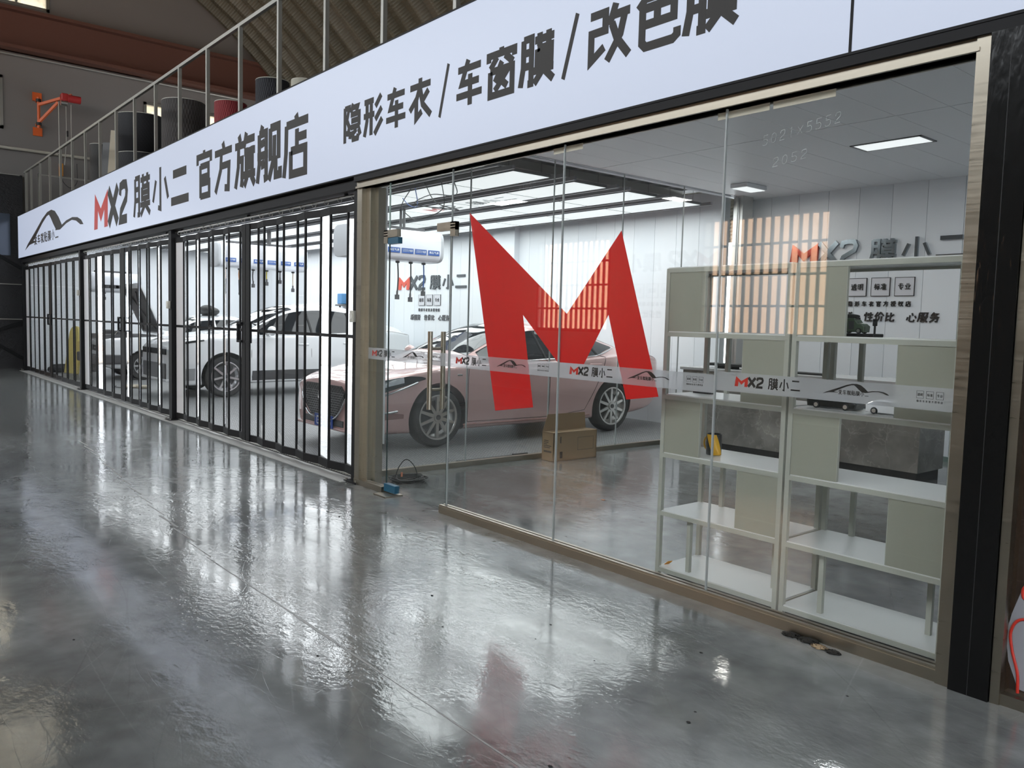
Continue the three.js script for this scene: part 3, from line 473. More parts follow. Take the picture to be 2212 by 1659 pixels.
// ---------------------------------------------------------------- bay light panels in rows
{
  const YL = 3.078, rows = [[-1.28, -1.82], [-2.2, -2.74], [-3.11, -3.66], [-4.03, -4.57], [-4.93, -5.48]], P = 1.245, n = 12, x1 = -6.9;
  const ORD = ['first', 'second', 'third', 'fourth', 'fifth', 'sixth', 'seventh', 'eighth', 'ninth', 'tenth', 'eleventh', 'twelfth'], ROW = ['next to the folding gates', 'just in front of the printed logo', 'with the printed logo', 'just behind the printed logo', 'next to the bay wall'];
  const faceG = bx(-P / 2 + 0.016, P / 2 - 0.016, 0, 0.012, -0.262, 0.262), frameG = merge([bx(-P / 2 + 0.008, P / 2 - 0.008, 0.002, 0.035, 0.262, 0.275), bx(-P / 2 + 0.008, P / 2 - 0.008, 0.002, 0.035, -0.275, -0.262), bx(-P / 2 + 0.008, -P / 2 + 0.016, 0.002, 0.035, -0.275, 0.275), bx(P / 2 - 0.016, P / 2 - 0.008, 0.002, 0.035, -0.275, 0.275), bx(-P / 2 + 0.008, P / 2 - 0.008, 0.012, 0.035, -0.275, 0.275)]);
  const wireG = merge([[-0.5, 0.24], [0.5, 0.24], [-0.5, -0.24], [0.5, -0.24]].map(([x, z]) => rod([x, 0.03, z], [x, 0.3, z], 0.0025, 5)));
  rows.forEach(([za, zb], r) => {
    const cz = (za + zb) / 2;
    for (let i = 0; i < n; i++) {
      const l = base('ceiling_lamp', ORD[i] + ' light panel from the partition in the row ' + ROW[r], 'light', [x1 - P * (i + 0.5), YL, cz], 0, 'light panels over the car bays');
      part('frame', frameG, M.greyDark, l); part('diffuser', faceG, M.ledFace, l); part('hanging_wire', wireG, M.black, l);
      if (r === 2 && (i === 1 || i === 2)) {
        l.userData.label = i === 1 ? 'light panel over the bays printed with three Chinese characters' : 'light panel over the bays printed with a red and black logo';
        const fl = (g) => g.rotateX(Math.PI / 2);
        if (i === 2) { part('printed_letter', fl(glyphGeo('M', -0.3, -0.02, -0.13, 0.13, 0.2, 0.001)), M.redPaint, l).position.y = -0.0015; part('printed_lettering', fl(merge([glyphGeo('X', -0.03, 0.22, -0.13, 0.13, 0.24, 0.001), glyphGeo('2', 0.2, 0.42, -0.13, 0.13, 0.22, 0.001)])), M.letter, l).position.y = -0.0015; }
        else part('printed_lettering', fl(textGeo('膜小二', -0.5, 0.42, -0.13, 0.13, 0.11, 0.001)), M.letter, l).position.y = -0.0015;
      }
    }
    areaLight(n * P, 0.53, LED, 4.7, [x1 - n * P / 2, YL - 0.012, cz], [x1 - n * P / 2, 0, cz]);
    // carrying rails beside each row
    const t = base('light_rail', 'dark steel rail carrying the light panels, row ' + ['next to the gates', 'second behind the gates', 'with the printed logo', 'fourth behind the gates', 'next to the bay wall'][r], 'rail', [x1 - n * P / 2, YL + 0.02, za + 0.08]);
    part('tube', [box(n * P + 0.2, 0.04, 0.04), box(n * P + 0.2, 0.04, 0.04, 0, 0, -0.71)], M.greyMid, t); part('hanger', [-6, -3, 0, 3, 6].map((x) => rod([x, 0, 0], [x, 0.3, 0], 0.006, 6)), M.black, t);
  });
  // showroom recessed panel and small square lamp
  const s = base('ceiling_light', 'rectangular white light panel set into the showroom ceiling', 'light', [-3.68, YC, -4.07]);
  part('frame', [bx(-0.33, 0.33, -0.008, 0, 0.14, 0.16), bx(-0.33, 0.33, -0.008, 0, -0.16, -0.14), bx(-0.33, -0.305, -0.008, 0, -0.16, 0.16), bx(0.305, 0.33, -0.008, 0, -0.16, 0.16)], M.greyMid, s);
  part('diffuser', bx(-0.305, 0.305, -0.006, -0.001, -0.14, 0.14), M.ledFace, s);
  areaLight(0.6, 0.27, LED, 52, [-3.68, YC - 0.012, -4.07], [-3.68, 0, -4.07]);
  const q = base('ceiling_light', 'small square lamp mounted on the showroom ceiling near the partition', 'light', [-5.93, YC, -5.12]);
  part('housing', rbox(0.24, 0.05, 0.42, 0.01, 0, -0.025, 0), M.ceilWhite, q); part('diffuser', bx(-0.1, 0.1, -0.056, -0.05, -0.19, 0.19), M.ledFace, q);
  areaLight(0.2, 0.38, lin(1, 0.97, 0.9), 36, [-5.93, YC - 0.062, -5.12], [-5.93, 0, -5.12]);
}
// ---------------------------------------------------------------- hose and cable reel units
const reelWhite = mat(lin(0.78, 0.8, 0.86), 0.28, 0, { clearcoat: 0.4 }), reelBlue = mat(lin(0.02, 0.09, 0.34), 0.4), reelBlack = mat(lin(0.03, 0.03, 0.035), 0.4);
function reelUnit(x, y, z, hz, L, label, lm, hoses, textOn) {
  const o = base('hose_reel_cabinet', label, 'hose reel', [x, y, z]), H = 0.42, D = 0.5;
  const sh = new THREE.Shape(), pr = (t) => [(-D / 2) * Math.sign(Math.cos(t)) * Math.pow(Math.abs(Math.cos(t)), 0.45), (H / 2) * Math.sign(Math.sin(t)) * Math.pow(Math.abs(Math.sin(t)), 0.45)];
  for (let i = 0; i < 40; i++) { const p = pr(i / 40 * Math.PI * 2); i ? sh.lineTo(...p) : sh.moveTo(...p); }
  part('cabinet', new THREE.ExtrudeGeometry(sh, { depth: L - 0.12, bevelThickness: 0.03, bevelSize: 0.02, bevelSegments: 3, curveSegments: 4 }).translate(0, 0, -L / 2 + 0.06), reelWhite, o);
  for (const s of [-1, 1]) part('end_cap', new THREE.ExtrudeGeometry(sh, { depth: 0.03, bevelThickness: 0.012, bevelSize: 0.01, bevelSegments: 2 }).scale(1.04, 1.04, 1).translate(0, 0, s * (L / 2 - 0.02) - 0.015), mat(lin(0.5, 0.52, 0.55), 0.35), o);
  part('hanger', [rod([0, H / 2, hz - z], [0, 3.077 - y, hz - z], 0.02), rod([0.09, H / 2, hz - z], [0.09, 3.077 - y, hz - z], 0.02), box(0.2, 0.04, L * 0.7, 0, H / 2 + 0.04, 0)], M.greyDark, o);
  const n = 6;
  for (let i = 0; i < n; i++) {
    const zz = lerp(L / 2 - 0.22, -L / 2 + 0.18, i / (n - 1));
    const lab = part('label_plate', box(0.006, 0.075, 0.2, D / 2 + 0.024, -H * 0.22, zz), lm, o);
    if (textOn) { const t = part('label_print', textGeo(i % 3 === 2 ? '高压气源' : '220V电源', -0.085, 0.085, -0.012, 0.022, 0.13, 0.001).rotateY(Math.PI / 2), M.white, lab); t.position.set(D / 2 + 0.0275, -H * 0.22, zz); }
    if (i < hoses.length) {
      const [len, col, end] = hoses[i], zx = zz, y0 = -H / 2;
      const h = part('hose', tube([[0, y0, zx], [rr(-0.01, 0.01), y0 - len * 0.5, zx + rr(-0.015, 0.015)], [0, y0 - len, zx]], 0.011, 16), col, o);
      part('outlet', cyl(0.035, 0.03, 0.05, 0, y0 - 0.02, zx, 12), M.black, h); part('plug', end ? [cyl(0.02, 0.014, 0.24, 0, y0 - len - 0.1, zx, 10), new THREE.TorusGeometry(0.025, 0.009, 6, 14).translate(0, y0 - len - 0.24, zx)] : [box(0.05, 0.07, 0.05, 0, y0 - len - 0.03, zx), cyl(0.015, 0.015, 0.06, 0, y0 - len + 0.03, zx)], M.greyDark, h);
    }
  }
}
const orange = mat(lin(0.55, 0.22, 0.05), 0.5);
reelUnit(-10.5, 2.54, -2.85, -3.03, 1.55, 'white hose reel cabinet with blue labels hung over the pink sedan', reelBlue, [[0, M.black, 0]].slice(1).concat([[0.5, M.black, 0], [0.5, M.black, 0], [0.5, M.black, 0], [0.52, M.black, 0], [0.55, M.black, 0], [0.45, reelBlue, 0]]), true);
reelUnit(-15.3, 2.56, -2.85, -3.03, 1.75, 'white hose reel cabinet with blue labels hung over the white crossover', reelBlue, [[0.24, orange, 1], [0.25, orange, 1], [0.3, M.black, 0], [0.25, mat(lin(0.55, 0.45, 0.02), 0.5), 0], [0.2, M.black, 0], [0.35, mat(lin(0.5, 0.4, 0.3), 0.5), 0]], true);
reelUnit(-20.6, 2.12, -1.55, -1.91, 1.1, 'white hose reel cabinet with black labels hung over the open-bonnet car', reelBlack, [[0.1, M.white, 0], [0.12, M.white, 0]], false);
{
  // loose wiring above the reel and down the partition
  const c = base('hanging_cable', 'tangle of thin black cable hanging above the hose reel cabinet', 'cable', [-8.2, 2.7, -1.98]);
  part('loop', tube([[0, 0.37, 0.07], [0.3, 0.1, 0.1], [0.6, 0.0, 0], [0.2, 0.06, -0.1], [-0.3, 0.15, 0], [0.2, 0.2, 0.1], [0.7, 0.15, 0.1], [0.5, 0.34, 0]], 0.006, 80), M.black, c);
  part('loop', tube([[-0.4, 0.34, 0], [-0.6, 0.15, 0], [-0.4, 0.0, 0], [0, -0.06, 0.1], [0.3, 0.05, 0], [0.4, 0.34, 0.1]], 0.006, 60), M.black, c);
  part('loop', tube([[-0.9, 0.3, -0.2], [-0.75, 0.2, -0.2], [-0.6, 0.16, -0.2], [-0.4, 0.2, -0.1], [-0.3, 0.34, 0]], 0.006, 50), reelBlue, c);
  const p = base('conduit_pipe', 'thin white conduit standing at the partition with a black cable leaving its foot', 'pipe', [-6.56, 0, -0.42]);
  part('pipe', rod([0, 0.28, 0], [0, 3.2, 0], 0.012, 12), M.white, p); part('cable', tube([[0, 0.3, 0], [0.02, 0.2, 0.03], [-0.01, 0.1, 0.06], [0.03, 0.035, 0.08]], 0.005, 20), M.black, p);
}

// ---------------------------------------------------------------- cars: one lofted shell, d metres behind the nose; nose towards +z
const smoothTable = (tab) => { const c = new THREE.CatmullRomCurve3(tab.map(([d, v]) => V3(d, v, 0)), false, 'centripetal'); const pts = c.getPoints(tab.length * 14); return (d) => { if (d <= pts[0].x) return pts[0].y; for (let i = 1; i < pts.length; i++) if (pts[i].x >= d) { const t = (d - pts[i - 1].x) / (pts[i].x - pts[i - 1].x || 1); return lerp(pts[i - 1].y, pts[i].y, t); } return pts[pts.length - 1].y; }; };
function carShell(S) {
  const f = {}; for (const k of Object.keys(S.t)) f[k] = smoothTable(S.t[k]);
  const SUB = 6;
  // section control points from the sill up to the centre line: 0 floor centre .. 7 top centre
  const section = (d) => {
    const w = f.w(d), yb = f.yb(d), ys = f.ys(d), yt = f.yt(d), wg = f.wg(d), wr = f.wr(d), ye = f.ye(d);
    const c = [[0, yb], [w * 0.86, yb], [w * 0.95, yb + 0.05], [w, lerp(yb, ys, 0.52)], [w * 0.975, ys], [wg, ys + 0.035], [wr, ye], [wr * 0.55, lerp(ye, yt, 0.8)], [0, yt]];
    const cv = new THREE.CatmullRomCurve3(c.map((p) => V3(p[0], p[1], 0)), false, 'catmullrom', 0.22), out = [];
    const n = c.length - 1; for (let i = 0; i <= n * SUB; i++) { const p = cv.getPoint(i / (n * SUB)); out.push([Math.max(0, p.x), p.y]); }
    return out;
  };
  const surf = (d, t) => {                 // t in control-point units (0..8)
    const s = section(d), k = clamp(t, 0, 8) * SUB, i = Math.min(s.length - 2, Math.floor(k)), q = k - i; return V3(lerp(s[i][0], s[i + 1][0], q), lerp(s[i][1], s[i + 1][1], q), -d);
  };
  const ds = []; const L = S.len; for (let i = 0; i <= 96; i++) { const u = i / 96; ds.push(L * (u - 0.09 * Math.sin(2 * Math.PI * u) / 1.0 * 0.9 * (1) )); }
  const rows = ds.map((d) => { const s = section(d), h = s.length, ring = []; for (let i = 0; i < h; i++) ring.push([s[i][0], s[i][1]]); for (let i = h - 2; i > 0; i--) ring.push([-s[i][0], s[i][1]]); return ring; });
  const m = rows[0].length, pos = [], idx = [];
  rows.forEach((r, i) => r.forEach((p) => pos.push(p[0], p[1], -ds[i])));
  for (let i = 0; i + 1 < rows.length; i++) for (let j = 0; j < m; j++) { const a = i * m + j, b = i * m + (j + 1) % m; idx.push(a, b, a + m, b, b + m, a + m); }
  for (const [i, flip] of [[0, 1], [rows.length - 1, 0]]) {
    const cy = rows[i].reduce((s, p) => s + p[1], 0) / m, c = pos.length / 3; pos.push(0, cy, -ds[i]);
    for (let j = 0; j < m; j++) { const a = i * m + j, b = i * m + (j + 1) % m; flip ? idx.push(c, b, a) : idx.push(c, a, b); }
  }
  const g = new THREE.BufferGeometry(); g.setAttribute('position', new THREE.Float32BufferAttribute(pos, 3)); g.setIndex(idx); g.computeVertexNormals();
  g.setAttribute('uv', new THREE.BufferAttribute(new Float32Array(pos.length / 3 * 2), 2));
  return { g, surf, section, f, L };
}
// patch of the shell, lifted a little: lo(d), hi(d) in section units
function shellPatch(C, d0, d1, lo, hi, lift, side = 1, nd = 26, nt = 8) {
  const pos = [], idx = [], both = [];
  for (let i = 0; i <= nd; i++) for (let j = 0; j <= nt; j++) {
    const d = lerp(d0, d1, i / nd), a = lo(d), b = Math.max(lo(d) + 0.002, hi(d)), t = lerp(a, b, j / nt), p = C.surf(d, t), e = 0.02;
    const n = V3().subVectors(C.surf(d + e, t), C.surf(d - e, t)).cross(V3().subVectors(C.surf(d, Math.min(8, t + e)), C.surf(d, t - e))).normalize(); if (n.x * 1 + n.y * 0.3 + (n.z > 0 ? 0.01 : 0) < 0 && n.y < 0.5) n.negate(); if (n.y < -0.3) n.negate();
    p.addScaledVector(n, lift); pos.push(p.x * side, p.y, p.z);
  }
  for (let i = 0; i < nd; i++) for (let j = 0; j < nt; j++) { const a = i * (nt + 1) + j, b = a + nt + 1; side > 0 ? idx.push(a, a + 1, b, b, a + 1, b + 1) : idx.push(a, b, a + 1, b, b + 1, a + 1); }
  const g = new THREE.BufferGeometry(); g.setAttribute('position', new THREE.Float32BufferAttribute(pos, 3)); g.setIndex(idx); g.computeVertexNormals(); g.setAttribute('uv', new THREE.BufferAttribute(new Float32Array(pos.length / 3 * 2), 2)); return g.toNonIndexed();
}
const shellTube = (C, pts, r, lift = 0.002, side = 1) => tube(pts.map(([d, t]) => { const p = C.surf(d, t); return [side * (p.x + lift), p.y + lift * 0.3, p.z]; }), r, Math.max(20, pts.length * 8), 6);
const glassDark = mat(lin(0.012, 0.014, 0.017), 0.03, 0, { ior: 1.45 }), lampDark = mat(lin(0.02, 0.022, 0.025), 0.12, 0, { ior: 1.4 }), lampClear = mat(lin(0.6, 0.62, 0.65), 0.06, 0.9), gapDark = mat(lin(0.02, 0.02, 0.02), 0.7), amber = mat(lin(0.75, 0.16, 0.01), 0.2, 0, { clearcoat: 1 }), liner = mat(lin(0.012, 0.012, 0.013), 0.9);
function wheel(parent, x, y, z, R, rimR, spokes, rimMat, side, w = 0.21) {
  const prof = [[rimR * 0.98, -w / 2 + 0.02], [R - 0.035, -w / 2], [R - 0.01, -w / 2 + 0.03], [R, -w / 2 + 0.06], [R, w / 2 - 0.06], [R - 0.01, w / 2 - 0.03], [R - 0.035, w / 2], [rimR * 0.98, w / 2 - 0.02]].map((p) => new THREE.Vector2(...p));
  const t = part('wheel', new THREE.LatheGeometry(prof, 48).rotateZ(-Math.PI / 2), M.rubber, parent); t.position.set(x, y, z); t.rotation.y = side > 0 ? 0 : Math.PI;
  const rp = [[rimR * 0.3, -0.02], [rimR * 0.9, -0.02], [rimR * 0.9, w / 2 - 0.035], [rimR, w / 2 - 0.02], [rimR * 1.0, w / 2 - 0.012], [rimR * 0.93, w / 2 - 0.016]].map((p) => new THREE.Vector2(...p));
  const gs = [new THREE.LatheGeometry(rp, 48).rotateZ(-Math.PI / 2)], c = w / 2 - 0.045;
  for (let i = 0; i < spokes; i++) { const a = i / spokes * Math.PI * 2; for (const o of spokes > 6 ? [0] : [0]) { const g = new THREE.BoxGeometry(0.03, rimR * 0.78, spokes > 6 ? 0.042 : 0.06); const p = g.attributes.position; for (let k = 0; k < p.count; k++) if (p.getY(k) > 0) p.setZ(k, p.getZ(k) * 0.72); g.translate(c, rimR * 0.54, 0).rotateX(a); gs.push(g); } }
  gs.push(cyl(rimR * 0.2, rimR * 0.22, 0.05, 0, 0, 0, 24).rotateZ(-Math.PI / 2).translate(c + 0.002, 0, 0));
  const rim = part('rim', gs, rimMat, t); part('brake_disc', cyl(rimR * 0.72, rimR * 0.72, 0.02, 0, 0, 0, 32).rotateZ(Math.PI / 2).translate(-0.005, 0, 0), M.greyDark, t);
  part('hub_cap', cyl(rimR * 0.11, rimR * 0.11, 0.012, 0, 0, 0, 18).rotateZ(Math.PI / 2).translate(c + 0.03, 0, 0), M.greyDark, t);
}
const evaluator = new Evaluator(); evaluator.attributes = ['position', 'normal', 'uv'];
function cutBody(g, cuts, paint) {
  let b = new Brush(g, paint); b.updateMatrixWorld();
  for (const cgeo of cuts) { const c = new Brush(cgeo, liner); c.updateMatrixWorld(); b = evaluator.evaluate(b, c, SUBTRACTION); }
  return b;
}
function buildCar(name, label, S, pos) {
  const car = base(name, label, 'car', pos), C = carShell(S), cuts = [];
  for (const d of S.axles) for (const s of [-1, 1]) { cuts.push(new THREE.CylinderGeometry(S.arch, S.arch, 0.5, 40).rotateZ(Math.PI / 2).translate(s * (S.half - 0.02), S.R + 0.005, -d)); }
  const b = cutBody(C.g, cuts, S.paint); const body = new THREE.Mesh(b.geometry, b.material); body.name = 'body'; car.add(body);
  for (const d of S.axles) for (const s of [-1, 1]) wheel(car, s * (S.half - 0.125), S.R, -d, S.R, S.rim, S.spokes, S.rimMat, s);
  return { car, C };
}
// ---- pink sedan
const pink = mat(lin(0.64, 0.42, 0.4), 0.3, 0.3, { clearcoat: 1, clearcoatRoughness: 0.03 });
{
  const S = { len: 4.87, half: 0.92, axles: [0.95, 3.78], R: 0.34, rim: 0.255, arch: 0.385, spokes: 10, rimMat: mat(lin(0.55, 0.54, 0.53), 0.3, 0.8), paint: pink, t: {
    w: [[0, 0.66], [0.06, 0.74], [0.2, 0.82], [0.5, 0.885], [0.95, 0.918], [2, 0.92], [3.2, 0.918], [3.9, 0.905], [4.4, 0.86], [4.75, 0.79], [4.87, 0.72]],
    yb: [[0, 0.21], [0.15, 0.18], [0.6, 0.17], [1.5, 0.18], [3.4, 0.19], [4.2, 0.22], [4.7, 0.3], [4.87, 0.4]],
    ys: [[0, 0.63], [0.12, 0.69], [0.5, 0.79], [0.95, 0.87], [1.4, 0.9], [2.2, 0.92], [3.2, 0.955], [4.0, 1.0], [4.6, 1.0], [4.87, 0.93]],
    ye: [[0, 0.7], [0.12, 0.75], [0.5, 0.85], [1.0, 0.93], [1.4, 0.985], [1.7, 1.1], [2.1, 1.27], [2.5, 1.345], [3.0, 1.345], [3.5, 1.28], [3.9, 1.17], [4.25, 1.07], [4.6, 1.05], [4.87, 0.97]],
    yt: [[0, 0.725], [0.1, 0.775], [0.5, 0.87], [1.0, 0.965], [1.4, 1.03], [1.7, 1.18], [2.1, 1.35], [2.45, 1.43], [2.9, 1.445], [3.4, 1.39], [3.9, 1.24], [4.25, 1.1], [4.6, 1.075], [4.87, 0.99]],
    wg: [[0, 0.58], [0.2, 0.72], [0.6, 0.78], [1.2, 0.8], [2, 0.815], [3, 0.81], [3.8, 0.79], [4.3, 0.77], [4.87, 0.62]],
    wr: [[0, 0.42], [0.3, 0.58], [0.9, 0.62], [1.4, 0.66], [1.8, 0.62], [2.3, 0.585], [3, 0.57], [3.6, 0.57], [4.1, 0.62], [4.5, 0.64], [4.87, 0.5]] } };
  const { car, C } = buildCar('pink_sedan', 'metallic pink sedan parked nose-out in the lit bay beside the showroom', S, [-8.385, 0.02, -0.745]);
  for (const s of [1, -1]) {
    part('side_window', shellPatch(C, 1.62, 3.92, (d) => 5.06 + Math.max(0, (d - 3.55)) * 1.35, (d) => 5.9 - Math.max(0, d - 3.4) * 0.4, 0.004, s, 40), glassDark, car);
    part('window_trim', shellTube(C, [[1.5, 5.02], [2.2, 5.02], [3, 5.02], [3.55, 5.05], [3.8, 5.34], [3.94, 5.6]], 0.009, 0.006, s), M.chrome, car);
    part('pillar_trim', [2.62, 3.55].map((d) => shellTube(C, [[d, 5.05], [d - 0.04, 5.45], [d - 0.07, 5.86]], 0.016, 0.004, s)), M.black, car);
    part('door_seam', [shellTube(C, [[1.35, 2.2], [1.33, 3], [1.36, 4], [1.44, 4.7], [1.5, 5]], 0.0035, 0.0, s), shellTube(C, [[2.62, 2.1], [2.6, 3], [2.6, 4], [2.62, 5]], 0.0035, 0, s), shellTube(C, [[3.25, 2.3], [3.4, 2.9], [3.56, 3.6], [3.62, 4.2], [3.6, 5]], 0.0035, 0, s), shellTube(C, [[1.35, 2.2], [2, 2.18], [2.7, 2.18], [3.25, 2.3]], 0.0035, 0, s)], gapDark, car);
    for (const d of [2.42, 3.42]) part('door_handle', rbox(0.03, 0.035, 0.22, 0.012, s * (C.surf(d, 4).x + 0.012), C.surf(d, 3.75).y, -d), pink, car);
    part('headlamp', shellPatch(C, 0.07, 0.76, (d) => 3.5 + d * 0.28, (d) => 4.6 - Math.max(0, d - 0.12) * 1.3, 0.006, s, 26), lampDark, car, 'dark swept-back headlamp');
    part('lamp_lens', shellPatch(C, 0.24, 0.5, () => 3.75, (d) => 4.05, 0.009, s, 10, 5), lampClear, car);
    part('lamp_trim', shellTube(C, [[0.02, 3.4], [0.1, 3.44], [0.3, 3.5], [0.5, 3.58], [0.66, 3.66]], 0.012, 0.008, s), M.chrome, car);
    part('fog_trim', shellTube(C, [[0.03, 2.72], [0.12, 2.72], [0.3, 2.74], [0.42, 2.76]], 0.014, 0.006, s), M.chrome, car);
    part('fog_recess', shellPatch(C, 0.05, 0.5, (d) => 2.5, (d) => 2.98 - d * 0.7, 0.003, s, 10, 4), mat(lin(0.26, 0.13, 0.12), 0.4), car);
    part('tail_lamp', shellPatch(C, 4.45, 4.85, () => 4.1, () => 4.75, 0.005, s, 12, 4), mat(lin(0.35, 0.01, 0.01), 0.1, 0, { clearcoat: 1 }), car);
    part('fender_badge', rbox(0.004, 0.02, 0.07, 0.002, s * (C.surf(1.22, 3.7).x + 0.002), C.surf(1.22, 3.7).y, -1.22), M.chrome, car);
    const mp = C.surf(1.75, 5); part('mirror', [new THREE.SphereGeometry(0.1, 20, 14).scale(1.0, 0.72, 0.62).translate(s * (mp.x + 0.16), mp.y + 0.07, mp.z), box(0.12, 0.03, 0.05, s * (mp.x + 0.04), mp.y + 0.03, mp.z)], pink, car);
    part('sill_trim', shellTube(C, [[1.3, 2.05], [2, 2.02], [2.8, 2.02], [3.35, 2.05]], 0.012, 0.002, s), mat(lin(0.4, 0.22, 0.2), 0.35, 0.3), car);
  }
  for (const s of [1, -1]) { part('windscreen', shellPatch(C, 1.5, 2.3, () => 6.12, () => 8, 0.004, s, 20, 10), glassDark, car); part('rear_window', shellPatch(C, 3.5, 4.15, () => 6.12, () => 8, 0.004, s, 16, 10), glassDark, car); }
  part('roof_aerial', new THREE.ConeGeometry(0.05, 0.09, 12).scale(0.4, 1, 1.6).translate(0, C.f.yt(3.5) + 0.03, -3.5), pink, car);
  // nose: five-sided grille, wings, badge, plate
  const gpoly = [[-0.4, 0.68], [-0.5, 0.61], [-0.44, 0.44], [-0.28, 0.32], [0.28, 0.32], [0.44, 0.44], [0.5, 0.61], [0.4, 0.68]];
  const gr = part('grille', polyPrism(gpoly, 0.03).translate(0, 0, -0.006), mat(lin(0.03, 0.03, 0.032), 0.35, 0.4, { bumpMap: rep(dataTex(128, 128, (u, v, c) => grey(c, Math.sin(u * 40) * Math.sin(v * 40) > 0 ? 1 : 0)), 3), bumpScale: 0.004 }), car);
  part('grille_wing', tube([[-0.58, 0.62, -0.05], [-0.52, 0.56, 0.01], [-0.45, 0.43, 0.03], [-0.29, 0.315, 0.034], [0, 0.306, 0.036], [0.29, 0.315, 0.034], [0.45, 0.43, 0.03], [0.52, 0.56, 0.01], [0.58, 0.62, -0.05]], 0.013, 60), M.chrome, gr);
  part('badge', [new THREE.TorusGeometry(0.075, 0.009, 8, 28).scale(1.15, 0.92, 1).translate(0, 0.55, 0.034), tube([[-0.074, 0.585, 0.034], [-0.04, 0.575, 0.036], [0, 0.525, 0.038], [0.04, 0.575, 0.036], [0.074, 0.585, 0.034]], 0.008, 30)], M.chrome, gr);
  part('grille_mesh', Array.from({ length: 11 }, (_, i) => [bar([-0.3 - 0.018 * i, 0.34 + i * 0.026, 0.024], [0.3 + 0.018 * i, 0.34 + i * 0.026, 0.024], 0.004)]).flat(), M.greyMid, gr);
  const pl = part('license_plate', rbox(0.44, 0.14, 0.012, 0.006, 0.06, 0.27, 0.04), mat(lin(0.008, 0.05, 0.3), 0.35), car, 'blue licence plate'); part('plate_print', textGeo('G01G', -0.12, 0.26, 0.225, 0.315, 0.12, 0.002, 0.4).translate(0, 0, 0.046), M.white, pl);
  part('lower_intake', bx(-0.45, 0.45, 0.23, 0.3, -0.02, 0.012), M.greyDark, car); part('chin_spoiler', rbox(1.3, 0.03, 0.12, 0.012, 0, 0.2, -0.03), pink, car);
  part('bonnet_seam', [tube([[-0.62, 0.69, -0.12], [0, 0.74, -0.06], [0.62, 0.69, -0.12]], 0.004, 30)], gapDark, car);
}
